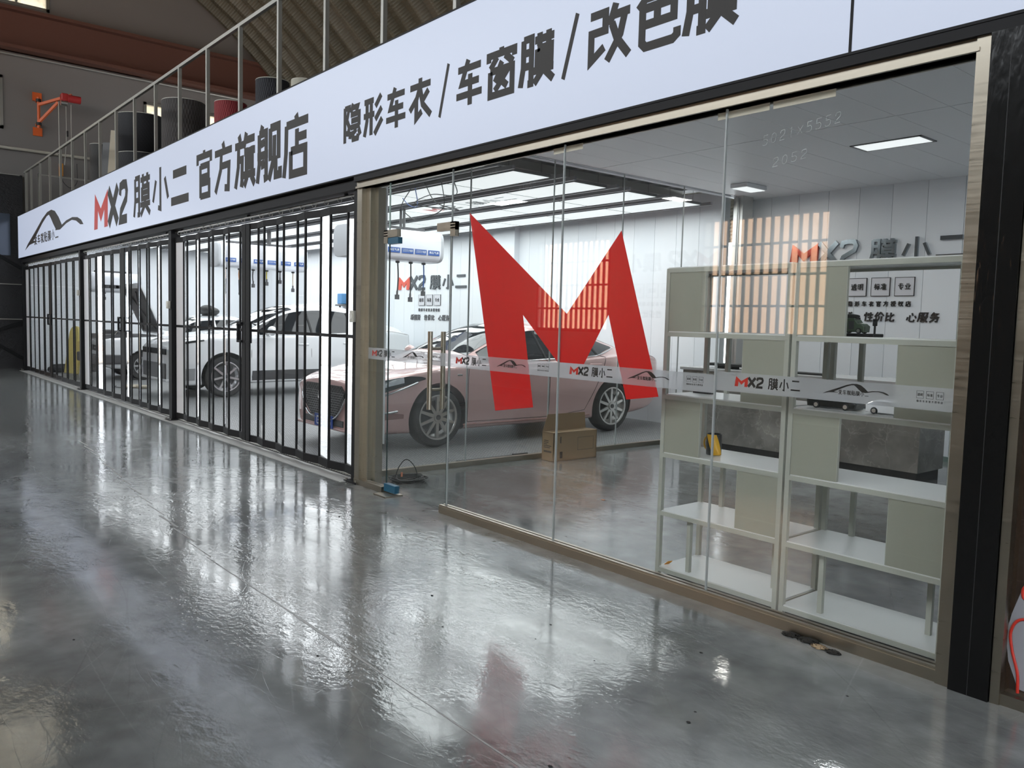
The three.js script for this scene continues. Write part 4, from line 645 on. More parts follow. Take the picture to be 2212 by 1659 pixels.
// ---- white crossover coupe
const carWhite = mat(lin(0.74, 0.76, 0.78), 0.22, 0, { clearcoat: 1, clearcoatRoughness: 0.04 });
{
  const S = { len: 4.72, half: 0.93, axles: [0.92, 3.68], R: 0.36, rim: 0.262, arch: 0.42, spokes: 7, rimMat: mat(lin(0.6, 0.6, 0.62), 0.22, 0.85), paint: carWhite, t: {
    w: [[0, 0.72], [0.08, 0.8], [0.3, 0.87], [0.9, 0.928], [2, 0.93], [3.6, 0.93], [4.3, 0.88], [4.72, 0.78]],
    yb: [[0, 0.3], [0.2, 0.22], [0.7, 0.22], [2, 0.24], [3.6, 0.24], [4.3, 0.3], [4.72, 0.45]],
    ys: [[0, 0.8], [0.15, 0.9], [0.5, 0.98], [1, 1.02], [2, 1.05], [3.4, 1.1], [4.2, 1.16], [4.72, 1.1]],
    ye: [[0, 0.86], [0.15, 0.96], [0.5, 1.04], [1.0, 1.1], [1.3, 1.14], [1.6, 1.27], [2.1, 1.5], [2.6, 1.58], [3.2, 1.57], [3.8, 1.46], [4.3, 1.3], [4.6, 1.22], [4.72, 1.14]],
    yt: [[0, 0.88], [0.15, 0.98], [0.5, 1.07], [1.0, 1.14], [1.3, 1.19], [1.6, 1.34], [2.1, 1.58], [2.6, 1.68], [3.2, 1.68], [3.8, 1.56], [4.3, 1.36], [4.6, 1.26], [4.72, 1.17]],
    wg: [[0, 0.66], [0.3, 0.78], [1.2, 0.83], [2.2, 0.84], [3.6, 0.82], [4.72, 0.68]],
    wr: [[0, 0.5], [0.4, 0.64], [1.2, 0.7], [1.8, 0.66], [2.4, 0.61], [3.4, 0.6], [4.2, 0.62], [4.72, 0.56]] } };
  const { car, C } = buildCar('white_crossover', 'white crossover parked nose-out behind the folding gates', S, [-14.88, 0.02, -0.8]);
  for (const s of [1, -1]) {
    part('side_window', shellPatch(C, 1.55, 4.1, (d) => 5.06 + Math.max(0, d - 3.5) * 0.9, (d) => 5.88, 0.004, s, 40), glassDark, car);
    part('window_trim', shellTube(C, [[1.45, 5.02], [2.4, 5.02], [3.4, 5.03], [4.1, 5.55]], 0.008, 0.006, s), M.chrome, car);
    part('pillar_trim', [2.55, 3.4].map((d) => shellTube(C, [[d, 5.05], [d - 0.05, 5.86]], 0.025, 0.004, s)), M.black, car);
    part('door_seam', [shellTube(C, [[1.38, 2.2], [1.36, 3.4], [1.42, 4.8]], 0.0035, 0, s), shellTube(C, [[2.52, 2.2], [2.5, 3.4], [2.52, 5]], 0.0035, 0, s), shellTube(C, [[3.3, 2.4], [3.4, 3.4], [3.42, 5]], 0.0035, 0, s)], gapDark, car);
    part('headlamp', shellPatch(C, 0.02, 0.55, (d) => 3.92, (d) => 4.42 - d * 0.55, 0.006, s, 20), lampDark, car); part('lamp_lens', shellPatch(C, 0.1, 0.3, () => 4.02, () => 4.25, 0.009, s, 8, 4), lampClear, car);
    part('tail_lamp', shellPatch(C, 4.15, 4.7, () => 4.2, () => 4.62, 0.005, s, 12, 4), mat(lin(0.09, 0.02, 0.02), 0.1, 0, { clearcoat: 1 }), car);
    const mp = C.surf(1.7, 5); part('mirror', [new THREE.SphereGeometry(0.12, 20, 14).scale(1.0, 0.7, 0.62).translate(s * (mp.x + 0.17), mp.y + 0.09, mp.z), box(0.12, 0.03, 0.05, s * (mp.x + 0.04), mp.y + 0.03, mp.z)], carWhite, car);
    part('door_handle', [2.35, 3.25].map((d) => rbox(0.03, 0.035, 0.2, 0.012, s * (C.surf(d, 4).x + 0.01), C.surf(d, 3.6).y, -d)), carWhite, car);
    part('sill_trim', shellPatch(C, 1.38, 3.2, () => 1.6, () => 2.5, 0.004, s, 16, 4), M.greyDark, car);
    part('bumper_grey', shellPatch(C, 0.05, 0.4, () => 2.2, () => 2.7, 0.004, s, 8, 4), mat(lin(0.3, 0.31, 0.32), 0.4), car);
  }
  for (const s of [1, -1]) { part('windscreen', shellPatch(C, 1.42, 2.25, () => 6.12, () => 8, 0.004, s, 20, 10), glassDark, car); part('rear_window', shellPatch(C, 3.7, 4.4, () => 6.12, () => 8, 0.004, s, 16, 10), glassDark, car); }
  part('front_grille', [rbox(1.3, 0.1, 0.03, 0.012, 0, 0.78, 0.006)], lampDark, car); part('lower_intake', rbox(1.25, 0.26, 0.03, 0.02, 0, 0.45, 0.006), M.greyDark, car); part('front_lip', rbox(1.4, 0.05, 0.06, 0.015, 0, 0.3, 0.0), carWhite, car);
  part('solar_strip', [tube([[-0.55, 1.15, -0.95], [0, 1.18, -0.9], [0.55, 1.15, -0.95]], 0.004, 20)], gapDark, car);
}
// ---- old white three-box saloon with its bonnet open
{
  const S = { len: 4.5, half: 0.85, axles: [0.85, 3.4], R: 0.3, rim: 0.19, arch: 0.34, spokes: 8, rimMat: mat(lin(0.45, 0.45, 0.46), 0.4, 0.6), paint: carWhite, t: {
    w: [[0, 0.78], [0.05, 0.81], [0.3, 0.84], [0.9, 0.85], [3.6, 0.85], [4.3, 0.82], [4.5, 0.78]],
    yb: [[0, 0.34], [0.2, 0.26], [0.7, 0.22], [2, 0.22], [3.6, 0.24], [4.3, 0.3], [4.5, 0.36]],
    ys: [[0, 0.8], [0.2, 0.84], [1, 0.88], [2, 0.9], [3.4, 0.93], [4.5, 0.92]],
    ye: [[0, 0.82], [0.2, 0.87], [1.0, 0.92], [1.35, 0.95], [1.7, 1.12], [2.0, 1.28], [2.4, 1.33], [3.0, 1.33], [3.35, 1.22], [3.65, 1.04], [3.9, 0.98], [4.5, 0.96]],
    yt: [[0, 0.83], [0.2, 0.88], [1.0, 0.94], [1.35, 0.98], [1.7, 1.18], [2.0, 1.36], [2.4, 1.42], [3.0, 1.41], [3.35, 1.28], [3.65, 1.06], [3.9, 1.0], [4.5, 0.98]],
    wg: [[0, 0.74], [1.2, 0.77], [2.2, 0.78], [3.6, 0.76], [4.5, 0.72]], wr: [[0, 0.66], [1.2, 0.68], [1.8, 0.63], [2.4, 0.58], [3.2, 0.58], [3.8, 0.64], [4.5, 0.64]] } };
  const { car, C } = buildCar('white_saloon', 'old white saloon with its bonnet raised behind the folding gates', S, [-19.15, 0.02, -0.72]);
  for (const s of [1, -1]) {
    part('side_window', shellPatch(C, 1.6, 3.35, (d) => 5.06, (d) => 5.86, 0.004, s, 34), glassDark, car); part('pillar_trim', [2.45].map((d) => shellTube(C, [[d, 5.05], [d - 0.03, 5.86]], 0.028, 0.004, s)), carWhite, car);
    part('turn_lamp', rbox(0.1, 0.13, 0.12, 0.02, s * 0.77, 0.68, -0.04), amber, car, 'orange turn signal'); part('headlamp', rbox(0.3, 0.13, 0.05, 0.02, s * 0.53, 0.68, 0.0), lampDark, car);
    part('door_seam', [shellTube(C, [[1.35, 2.2], [1.33, 3.4], [1.36, 4.8]], 0.0035, 0, s), shellTube(C, [[2.45, 2.2], [2.45, 5]], 0.0035, 0, s)], gapDark, car);
  }
  for (const s of [1, -1]) { part('windscreen', shellPatch(C, 1.5, 2.05, () => 6.12, () => 8, 0.004, s, 14, 8), mat(lin(0.1, 0.11, 0.11), 0.05, 0, { clearcoat: 1 }), car); part('rear_window', shellPatch(C, 3.1, 3.6, () => 6.12, () => 8, 0.004, s, 14, 8), glassDark, car); }
  part('grille', rbox(0.76, 0.12, 0.03, 0.01, 0, 0.68, 0.005), M.greyDark, car); part('bumper', [rbox(1.66, 0.2, 0.14, 0.03, 0, 0.44, 0.02), rbox(0.14, 0.2, 0.5, 0.03, 0.79, 0.44, -0.25), rbox(0.14, 0.2, 0.5, 0.03, -0.79, 0.44, -0.25)], M.greyDark, car);
  part('engine_bay', [bx(-0.66, 0.66, 0.86, 0.95, -1.15, -0.12), rbox(0.3, 0.1, 0.3, 0.03, 0.2, 0.98, -0.6), rbox(0.2, 0.12, 0.25, 0.03, -0.35, 0.98, -0.4)], M.greyDark, car);
  const hood = part('bonnet', [new THREE.BoxGeometry(1.44, 0.03, 1.18, 8, 1, 8).translate(0, 0.02, 0.59)], carWhite, car); hood.position.set(0, 0.97, -1.28); hood.rotation.x = -1.15;
  part('bonnet_lining', [new THREE.BoxGeometry(1.3, 0.02, 1.02).translate(0, -0.005, 0.56), bar([-0.5, -0.02, 0.1], [0.3, -0.02, 1.0], 0.04), bar([0.5, -0.02, 0.1], [-0.3, -0.02, 1.0], 0.04)], M.greyDark, hood, 'dark underside lining'); part('bonnet_stay', rod([0.6, 0.9, -0.3], [0.56, 1.45, -0.75], 0.008), M.galv, car);
  const bag = base('roof_bag', 'dark crumpled bag lying on the roof of the old white saloon', 'bag', [-19.0, 1.43, -3.2]); part('bundle', [new THREE.SphereGeometry(0.22, 16, 10).scale(1.3, 0.5, 1).translate(0, 0.09, 0), new THREE.SphereGeometry(0.16, 14, 10).scale(1.2, 0.6, 1).translate(0.15, 0.14, 0.1), new THREE.SphereGeometry(0.14, 14, 10).scale(1, 0.6, 1.2).translate(-0.2, 0.1, -0.06)], M.black, bag);
}

// ---------------------------------------------------------------- white shelving units behind the glass
const shelfMat = mat(lin(0.44, 0.445, 0.39), 0.35), shelfBoard = mat(lin(0.72, 0.73, 0.72), 0.3), shelfDoor = mat(lin(0.34, 0.34, 0.28), 0.4);
function shelving(x, label) {
  const o = base('shelving_unit', label, 'shelf', [x, 0, -0.35], 0, 'white shelving units behind the glass front'), W = 0.795, D = 0.4, ys = [0.03, 0.36, 0.7, 1.036, 1.395, 1.755], t = 0.025;
  const leg = bx(-t / 2, t / 2, 0, 1.77, -t / 2, t / 2);
  for (const sx of [-1, 1]) for (const sz of [-1, 1]) part('leg', leg, shelfMat, o).position.set(sx * (W / 2 - t / 2), 0, sz * (D / 2 - t / 2));
  ys.forEach((y, i) => {
    part('shelf_board', bx(-W / 2 + 0.008, W / 2 - 0.008, y + 0.006, y + 0.022, -D / 2 + 0.006, D / 2 - 0.006), shelfBoard, o);
    part('shelf_rail', [bx(-W / 2 + t, W / 2 - t, y - 0.008, y + 0.016, D / 2 - t, D / 2), bx(-W / 2 + t, W / 2 - t, y - 0.008, y + 0.016, -D / 2, -D / 2 + t), bx(-W / 2, -W / 2 + t, y - 0.008, y + 0.016, -D / 2 + t, D / 2 - t), bx(W / 2 - t, W / 2, y - 0.008, y + 0.016, -D / 2 + t, D / 2 - t)], shelfMat, o);
  });
  // small doors alternate from tier to tier, uprights between
  [[1, -1], [2, 1], [3, -1], [4, 1]].forEach(([k, s]) => { const i = 5 - k, y0 = ys[i] + 0.022, y1 = ys[i + 1] - 0.008, xa = s < 0 ? -W / 2 + t : W / 2 - t - 0.245;
    const d = part('door', bx(xa, xa + 0.245, y0, y1, D / 2 - 0.02, D / 2 - 0.004), shelfDoor, o, 'flat grey-green door'); part('door_edge', bx(s < 0 ? xa + 0.243 : xa - 0.001, s < 0 ? xa + 0.246 : xa + 0.002, y0, y1, D / 2 - 0.021, D / 2 - 0.003), shelfMat, d);
    part('upright', bx(-0.012, 0.012, ys[i], ys[i + 1], -0.012, 0.012), shelfMat, o).position.set(s < 0 ? W / 2 - 0.06 : -W / 2 + 0.17, 0, -D / 2 + 0.02);
    if (s > 0) part('upright', bx(-0.012, 0.012, ys[i], ys[i + 1], -0.012, 0.012), shelfMat, o).position.set(0.06, 0, -D / 2 + 0.02); });
  part('upright', bx(-0.012, 0.012, ys[0], ys[1], -0.012, 0.012), shelfMat, o).position.set(-W / 2 + 0.2, 0, D / 2 - 0.05); part('upright', bx(-0.012, 0.012, ys[0], ys[1], -0.012, 0.012), shelfMat, o).position.set(W / 2 - 0.14, 0, D / 2 - 0.2);
  return o;
}
shelving(-2.635, 'white steel shelving unit holding the yellow and black mug'); shelving(-1.826, 'white steel shelving unit holding the toy cars');
// mug
{
  const m = base('mug', 'yellow and black striped mug on the white shelving unit', 'mug', [-2.79, 0.722, -0.33]);
  part('cup', new THREE.LatheGeometry([[0, 0], [0.04, 0], [0.043, 0.004], [0.043, 0.118], [0.041, 0.12], [0.038, 0.118], [0.038, 0.008], [0, 0.008]].map((p) => new THREE.Vector2(...p)), 32), mat(lin(0.03, 0.03, 0.028), 0.3), m);
  const st = new THREE.CylinderGeometry(0.0437, 0.0437, 0.116, 32, 8, true, 0.0, 1.45), p = st.attributes.position; for (let i = 0; i < p.count; i++) { const a = Math.atan2(p.getX(i), p.getZ(i)) + (p.getY(i) * -9); p.setX(i, 0.0437 * Math.sin(a)); p.setZ(i, 0.0437 * Math.cos(a)); }
  part('stripe', st.translate(0, 0.06, 0), mat(lin(0.78, 0.42, 0.02), 0.3, 0, { side: THREE.DoubleSide }), m); part('handle', new THREE.TorusGeometry(0.03, 0.006, 8, 20).scale(0.8, 1.2, 1).translate(-0.05, 0.06, -0.01), mat(lin(0.75, 0.42, 0.03), 0.3), m);
}
function toyWheels(o, L, w, r, ax) { for (const a of ax) for (const s of [-1, 1]) { const t = part('wheel', cyl(r, r, 0.014, 0, 0, 0, 18).rotateX(Math.PI / 2), M.rubber, o); t.position.set(a * L, r, s * w / 2); part('rim', cyl(r * 0.62, r * 0.62, 0.016, 0, 0, 0, 12).rotateX(Math.PI / 2), M.alu, t); } }
function toyBody(o, pts, w, m, z = 0) { return part('body', new THREE.ExtrudeGeometry(new THREE.Shape(pts.map((p) => new THREE.Vector2(...p))), { depth: w - 0.012, bevelThickness: 0.006, bevelSize: 0.006, bevelSegments: 2 }).translate(0, 0, -w / 2 + 0.006), m, o); }
{
  const st = base('display_stand', 'black display base with a small upright paddle under the green toy car', 'stand', [-1.985, 1.417, -0.33]); part('plinth', rbox(0.22, 0.016, 0.1, 0.004, 0, 0.008, 0), M.black, st); part('paddle', [bx(0.085, 0.092, 0.016, 0.06, -0.004, 0.004), rbox(0.022, 0.034, 0.008, 0.003, 0.0885, 0.07, 0)], M.black, st);
  const t = base('toy_car', 'small green toy hatchback with a black box on its roof', 'toy car', [-2.0, 1.433, -0.33]);
  toyBody(t, [[-0.06, 0.012], [0.06, 0.012], [0.062, 0.032], [0.05, 0.042], [0.03, 0.045], [0.012, 0.068], [-0.045, 0.068], [-0.06, 0.045]], 0.06, mat(lin(0.09, 0.13, 0.085), 0.35)); part('window', [bx(-0.048, -0.02, 0.045, 0.062, -0.0305, 0.0305), bx(-0.014, 0.014, 0.02, 0.06, -0.0305, 0.0305)], M.greyDark, t); part('roof_box', new THREE.SphereGeometry(0.05, 18, 10).scale(0.95, 0.22, 0.5).translate(-0.02, 0.083, 0), M.black, t); part('roof_rack', bx(-0.05, 0.02, 0.068, 0.078, -0.02, 0.02), M.black, t); toyWheels(t, 0.06, 0.056, 0.013, [-0.65, 0.65]);
  const b = base('toy_car', 'black toy saloon on the white shelving unit', 'toy car', [-2.06, 1.058, -0.3]); toyBody(b, [[-0.12, 0.012], [0.12, 0.012], [0.125, 0.03], [0.11, 0.042], [0.05, 0.046], [0.015, 0.07], [-0.055, 0.07], [-0.09, 0.05], [-0.125, 0.046]], 0.09, mat(lin(0.01, 0.01, 0.011), 0.15, 0, { clearcoat: 1 })); part('window', bx(-0.075, 0.03, 0.05, 0.065, -0.0455, 0.0455), mat(lin(0.2, 0.2, 0.21), 0.1), b); toyWheels(b, 0.12, 0.084, 0.017, [-0.62, 0.65]);
  const w = base('toy_car', 'white toy car beside the black toy saloon', 'toy car', [-1.77, 1.058, -0.28]); toyBody(w, [[-0.1, 0.012], [0.1, 0.012], [0.102, 0.03], [0.06, 0.042], [0.02, 0.064], [-0.05, 0.064], [-0.1, 0.04]], 0.08, mat(lin(0.72, 0.72, 0.73), 0.2, 0, { clearcoat: 1 })); part('window', bx(-0.06, 0.03, 0.042, 0.06, -0.0405, 0.0405), M.greyDark, w); toyWheels(w, 0.1, 0.075, 0.016, [-0.62, 0.6]);
  const tb = solo('display_rod', bar([-2.2, 1.065, -0.42], [-1.62, 1.065, -0.5], 0.012), mat(lin(0.08, 0.08, 0.085), 0.4), 'thin dark rod lying behind the black toy saloon', 'rod');
  const bk = base('small_model', 'small flat black model on the upper shelf beside the frosted band', 'model', [-2.93, 1.058, -0.4]); part('hull', [rbox(0.12, 0.012, 0.05, 0.004, 0, 0.006, 0), rbox(0.08, 0.016, 0.04, 0.006, 0.01, 0.016, 0)], M.black, bk);
  solo('orange_sticker', bar([-2.99, 0.058, -0.2], [-2.955, 0.085, -0.19], 0.03, 0.003), mat(lin(0.75, 0.3, 0.01), 0.5), 'small orange tag standing on the bottom shelf', 'tag');
}
// ---------------------------------------------------------------- reception counter
{
  const c = base('reception_counter', 'grey marble reception counter with a black plinth', 'counter', [-4.85, 0, -4.72]);
  part('front_panel', bx(-1.42, 1.42, 0.1, 0.93, 0.0, 0.28), M.marble, c); part('end_panel', bx(1.42, 1.424, 0.1, 0.93, -0.28, 0.28), M.marble, c); part('plinth', bx(-1.4, 1.4, 0, 0.1, -0.24, 0.25), M.black, c); part('cabinet_back', bx(-1.42, 1.42, 0.1, 0.9, -0.28, 0), M.greyDark, c); part('counter_top', rbox(2.9, 0.035, 0.62, 0.006, 0, 0.95, 0), mat(lin(0.5, 0.5, 0.5), 0.25), c);
  const m = base('monitor', 'thin black monitor lying low on the reception counter', 'monitor', [-5.75, 0.968, -4.62]); part('screen', rbox(0.55, 0.03, 0.2, 0.006, 0, 0.045, 0), M.black, m); part('foot', box(0.2, 0.03, 0.15, 0, 0.015, 0), M.black, m);
  const k = base('keyboard', 'flat black keyboard on the reception counter', 'keyboard', [-4.75, 0.968, -4.6]); part('deck', rbox(0.5, 0.02, 0.16, 0.005, 0, 0.01, 0), M.black, k);
}
// ---------------------------------------------------------------- wall lettering
function wallLogo(name, x0, y0, s, z, deep, mBlack, mRed, label, scaleX = 1) {
  const o = base(name, label, 'wall sign', [x0, y0, z]), W = (v) => v * s * scaleX, g = (n, geo, m) => part(n, geo, m, o);
  g('red_letter', glyphGeo('M', 0, W(0.44), 0, 0.27 * s, 0.2, deep), mRed);
  for (const [c, a, b, wt] of [['X', 0.45, 0.73, 0.24], ['2', 0.76, 1.02, 0.21], ['膜', 1.2, 1.55, 0.12], ['小', 1.62, 2.0, 0.11], ['二', 2.05, 2.42, 0.17]]) g('character', glyphGeo(c, W(a), W(b), 0, 0.28 * s, wt, deep), mBlack);
  return o;
}
wallLogo('wall_lettering', -15.15, 2.08, 1.0, ZW, 0.02, mat(lin(0.06, 0.07, 0.08), 0.4), mat(lin(0.7, 0.08, 0.04), 0.4), 'red and dark grey company lettering on the bay wall', 1.02);
wallLogo('wall_lettering', -5.93, 2.28, 0.97, ZB, 0.035, mat(lin(0.3, 0.33, 0.35), 0.14, 1), mat(lin(0.72, 0.12, 0.08), 0.12, 0.6), 'mirror-polished company lettering on the wall behind the counter', 0.92);
function wallTexts(x0, y0, s, z, ink, where, sx = 1) {
  const o = base('wall_slogan', 'three framed words with two lines of dark slogan lettering ' + where, 'wall sign', [x0, y0, z]), X = (v) => v * s * sx, fr = mat(lin(0.66, 0.66, 0.7), 0.3);
  ['透明', '标准', '专业'].forEach((t, i) => { const a = X(i * 0.285), b = a + X(0.23), h = 0.22 * s; const f = part('word_plaque', rbox(b - a, h, 0.014, 0.006, (a + b) / 2, h / 2, 0.007), fr, o); part('plaque_border', [bx(a, b, 0, 0.006 * s, 0, 0.016), bx(a, b, h - 0.006 * s, h, 0, 0.016), bx(a, a + 0.006 * s, 0, h, 0, 0.016), bx(b - 0.006 * s, b, 0, h, 0, 0.016)], ink, f); part('plaque_word', textGeo(t, a + X(0.035), b - X(0.035), h * 0.34, h * 0.68, 0.13, 0.018), ink, f); });
  [...'隐形车衣官方授权店'].forEach((c, i) => part('character', glyphGeo(c, X(i * 0.0885), X(i * 0.0885 + 0.06), -0.12 * s, -0.06 * s, 0.13, 0.012), ink, o));
  [...'新国货 性价比 心服务'].forEach((c, i) => { if (c !== ' ') part('character', glyphGeo(c, X(-0.3 + i * 0.128), X(-0.3 + i * 0.128 + 0.112), -0.3 * s, -0.19 * s, 0.14, 0.012, 0.12), ink, o); });
}
wallTexts(-5.115, 1.873, 1, ZB, M.letter, 'behind the reception counter'); wallTexts(-14.35, 1.75, 1.0, ZW, mat(lin(0.1, 0.1, 0.11), 0.5), 'on the bay wall', 1.0);
{
  // control boards on the bay wall under the reels
  const e = base('wall_board', 'small blue and yellow equipment rack on the bay wall', 'rack', [-17.2, 1.75, ZW]); part('tray', [box(0.9, 0.03, 0.2, 0, 0, 0.1), box(0.03, 0.3, 0.03, -0.4, -0.15, 0.1), box(0.03, 0.3, 0.03, 0.4, -0.15, 0.1)], M.greyDark, e); part('blue_case', rbox(0.22, 0.25, 0.14, 0.02, -0.3, 0.15, 0.1), mat(lin(0.08, 0.25, 0.5), 0.4), e); part('yellow_case', rbox(0.25, 0.16, 0.14, 0.02, 0.2, 0.1, 0.1), mat(lin(0.65, 0.5, 0.04), 0.4), e);
}
// ---------------------------------------------------------------- floor things in the showroom
{
  const kraft = mat(lin(0.27, 0.185, 0.1), 0.8), inner = mat(lin(0.24, 0.165, 0.09), 0.9);
  const b = base('cardboard_box', 'open brown cardboard carton standing by the glass partition', 'box', [-6.275, 0, -2.565]); const W = 0.18, H = 0.3, D = 0.64;
  part('carton_side', [bx(-W / 2, W / 2, 0, H, D / 2 - 0.006, D / 2), bx(-W / 2, W / 2, 0, H, -D / 2, -D / 2 + 0.006), bx(-W / 2, -W / 2 + 0.006, 0, H, -D / 2, D / 2), bx(W / 2 - 0.006, W / 2, 0, H, -D / 2, D / 2), bx(-W / 2, W / 2, 0, 0.006, -D / 2, D / 2)], kraft, b);
  const fl = part('flap', polyPrism([[-D / 2, 0], [D / 2, 0], [D / 2 - 0.02, 0.18], [-D / 2 + 0.07, 0.18]], 0.005), inner, b); fl.position.set(-W / 2, H, 0); fl.rotation.set(0, Math.PI / 2, 0); const f2 = part('flap', bx(0, 0.17, 0, 0.005, -D / 2, D / 2), kraft, b); f2.position.set(-W / 2 + 0.01, H, 0);
  part('flap', bx(-W / 2, W / 2, 0, 0.005, -0.16, 0), kraft, b).position.set(0, H - 0.004, D / 2);
  const ink = mat(lin(0.05, 0.04, 0.03), 0.8);
  part('printed_frame', [bx(W / 2, W / 2 + 0.001, 0.1, 0.103, -0.27, -0.03), bx(W / 2, W / 2 + 0.001, 0.235, 0.238, -0.27, -0.03), bx(W / 2, W / 2 + 0.001, 0.1, 0.238, -0.033, -0.03), bx(W / 2, W / 2 + 0.001, 0.1, 0.238, -0.27, -0.267), bx(W / 2, W / 2 + 0.001, 0.03, 0.1, 0.19, 0.23), bx(W / 2, W / 2 + 0.001, 0.19, 0.26, 0.21, 0.225)], ink, b);
  const lines = []; for (let i = 0; i < 5; i++) lines.push(bx(-0.06, -0.06 + rr(0.05, 0.12), 0.21 - i * 0.018, 0.218 - i * 0.018, D / 2, D / 2 + 0.001)); lines.push(bx(-0.06, 0.06, 0.09, 0.11, D / 2, D / 2 + 0.001)); part('printed_text', lines, ink, b);
  const co = base('cable_coil', 'coil of black cable on the showroom floor by the door', 'cable', [-6.12, 0, -0.42]); const pts = []; for (let i = 0; i <= 90; i++) { const a = i / 90 * Math.PI * 2 * 7, r = 0.115 + 0.045 * Math.sin(i * 1.7) * 0.6 + i * 0.0004; pts.push([r * Math.cos(a), 0.008 + i * 0.00035, r * 1.05 * Math.sin(a)]); }
  part('windings', tube(pts, 0.0055, 420, 6), M.black, co); part('upright_loop', tube([[-0.1, 0.02, 0.08], [-0.06, 0.14, 0.05], [0, 0.2, 0.02], [0.06, 0.15, -0.02], [0.08, 0.05, -0.04], [0.03, 0.02, 0]], 0.0045, 50), M.black, co); part('paper_tag', box(0.006, 0.04, 0.018, -0.06, 0.055, 0.03), mat(lin(0.6, 0.2, 0.1), 0.6), co);
  const sk = base('flat_profile', 'dark flat profile lying along the foot of the partition', 'profile', [-6.62, 0.02, -1.7]); part('strip', [box(0.03, 0.012, 0.75, 0, 0.006, 0)], M.greyDark, sk); part('strip_end', box(0.032, 0.02, 0.2, 0, 0.011, -0.46), M.greyDark, sk);
  solo('tape_scrap', box(0.03, 0.004, 0.05, -6.9, 0.023, -3.85).rotateY(0.05), mat(lin(0.7, 0.42, 0.02), 0.6), 'scrap of orange tape on the grid matting', 'tape'); solo('tape_scrap', box(0.03, 0.003, 0.02, -4.6, 0.002, -1.35), mat(lin(0.5, 0.17, 0.06), 0.6), 'scrap of reddish tape on the showroom floor', 'tape');
  // chips of broken concrete at the sill, grit on the floor
  const chip = (x, z, s, c, label) => { const g = new THREE.IcosahedronGeometry(s, 1), p = g.attributes.position; for (let i = 0; i < p.count; i++) p.setXYZ(i, p.getX(i) * rr(0.8, 1.6), Math.max(-0.003, p.getY(i) * 0.25), p.getZ(i) * rr(0.7, 1.2)); solo('concrete_chip', g.translate(x, 0.003, z), c, label, 'chip'); };
  const cc = mat(lin(0.42, 0.3, 0.18), 0.9), cd = mat(lin(0.02, 0.018, 0.015), 0.95);
  chip(-1.86, 0.09, 0.03, cc, 'tan chip of broken screed at the steel floor channel'); chip(-1.93, 0.06, 0.04, cd, 'dark broken patch under the steel floor channel'); chip(-2.02, 0.06, 0.035, cd, 'dark crumbled patch beside the tan chip of screed'); chip(-1.79, 0.095, 0.028, cd, 'dark crumb of screed by the channel end');
  const grit = []; for (let i = 0; i < 70; i++) { const x = rr(-12, -0.5), z = rr(0.4, 3.4), s = rr(0.002, 0.007); grit.push(new THREE.IcosahedronGeometry(s, 0).scale(1.5, 0.4, 1).translate(x, s * 0.3, z)); }
  const gr = solo('floor_grit', grit, mat(lin(0.03, 0.03, 0.03), 0.9), 'specks of dark grit scattered over the hall floor', 'grit'); gr.userData.kind = 'stuff';
}
// ---------------------------------------------------------------- sticker on the brown glass
{
  const o = base('figure_sticker', 'white sticker with a red outline low on the brown glass', 'sticker', [-1.05, 0, 0.002]);
  part('sticker_ground', polyPrism([[-0.03, 0.07], [-0.07, 0.17], [-0.085, 0.27], [-0.07, 0.36], [-0.05, 0.43], [-0.03, 0.5], [0.2, 0.56], [0.3, 0.3], [0.2, 0.05]], 0.0006), mat(lin(0.3, 0.3, 0.33), 0.4), o);
  part('red_outline', [tube([[-0.03, 0.055, 0.001], [-0.035, 0.13, 0.001], [-0.06, 0.22, 0.001], [-0.068, 0.29, 0.001], [-0.045, 0.34, 0.001], [0.02, 0.36, 0.001]], 0.006, 40), tube([[0.01, 0.45, 0.001], [-0.03, 0.43, 0.001], [-0.035, 0.47, 0.001], [0.01, 0.5, 0.001]], 0.006, 30)], M.redPaint, o);
}

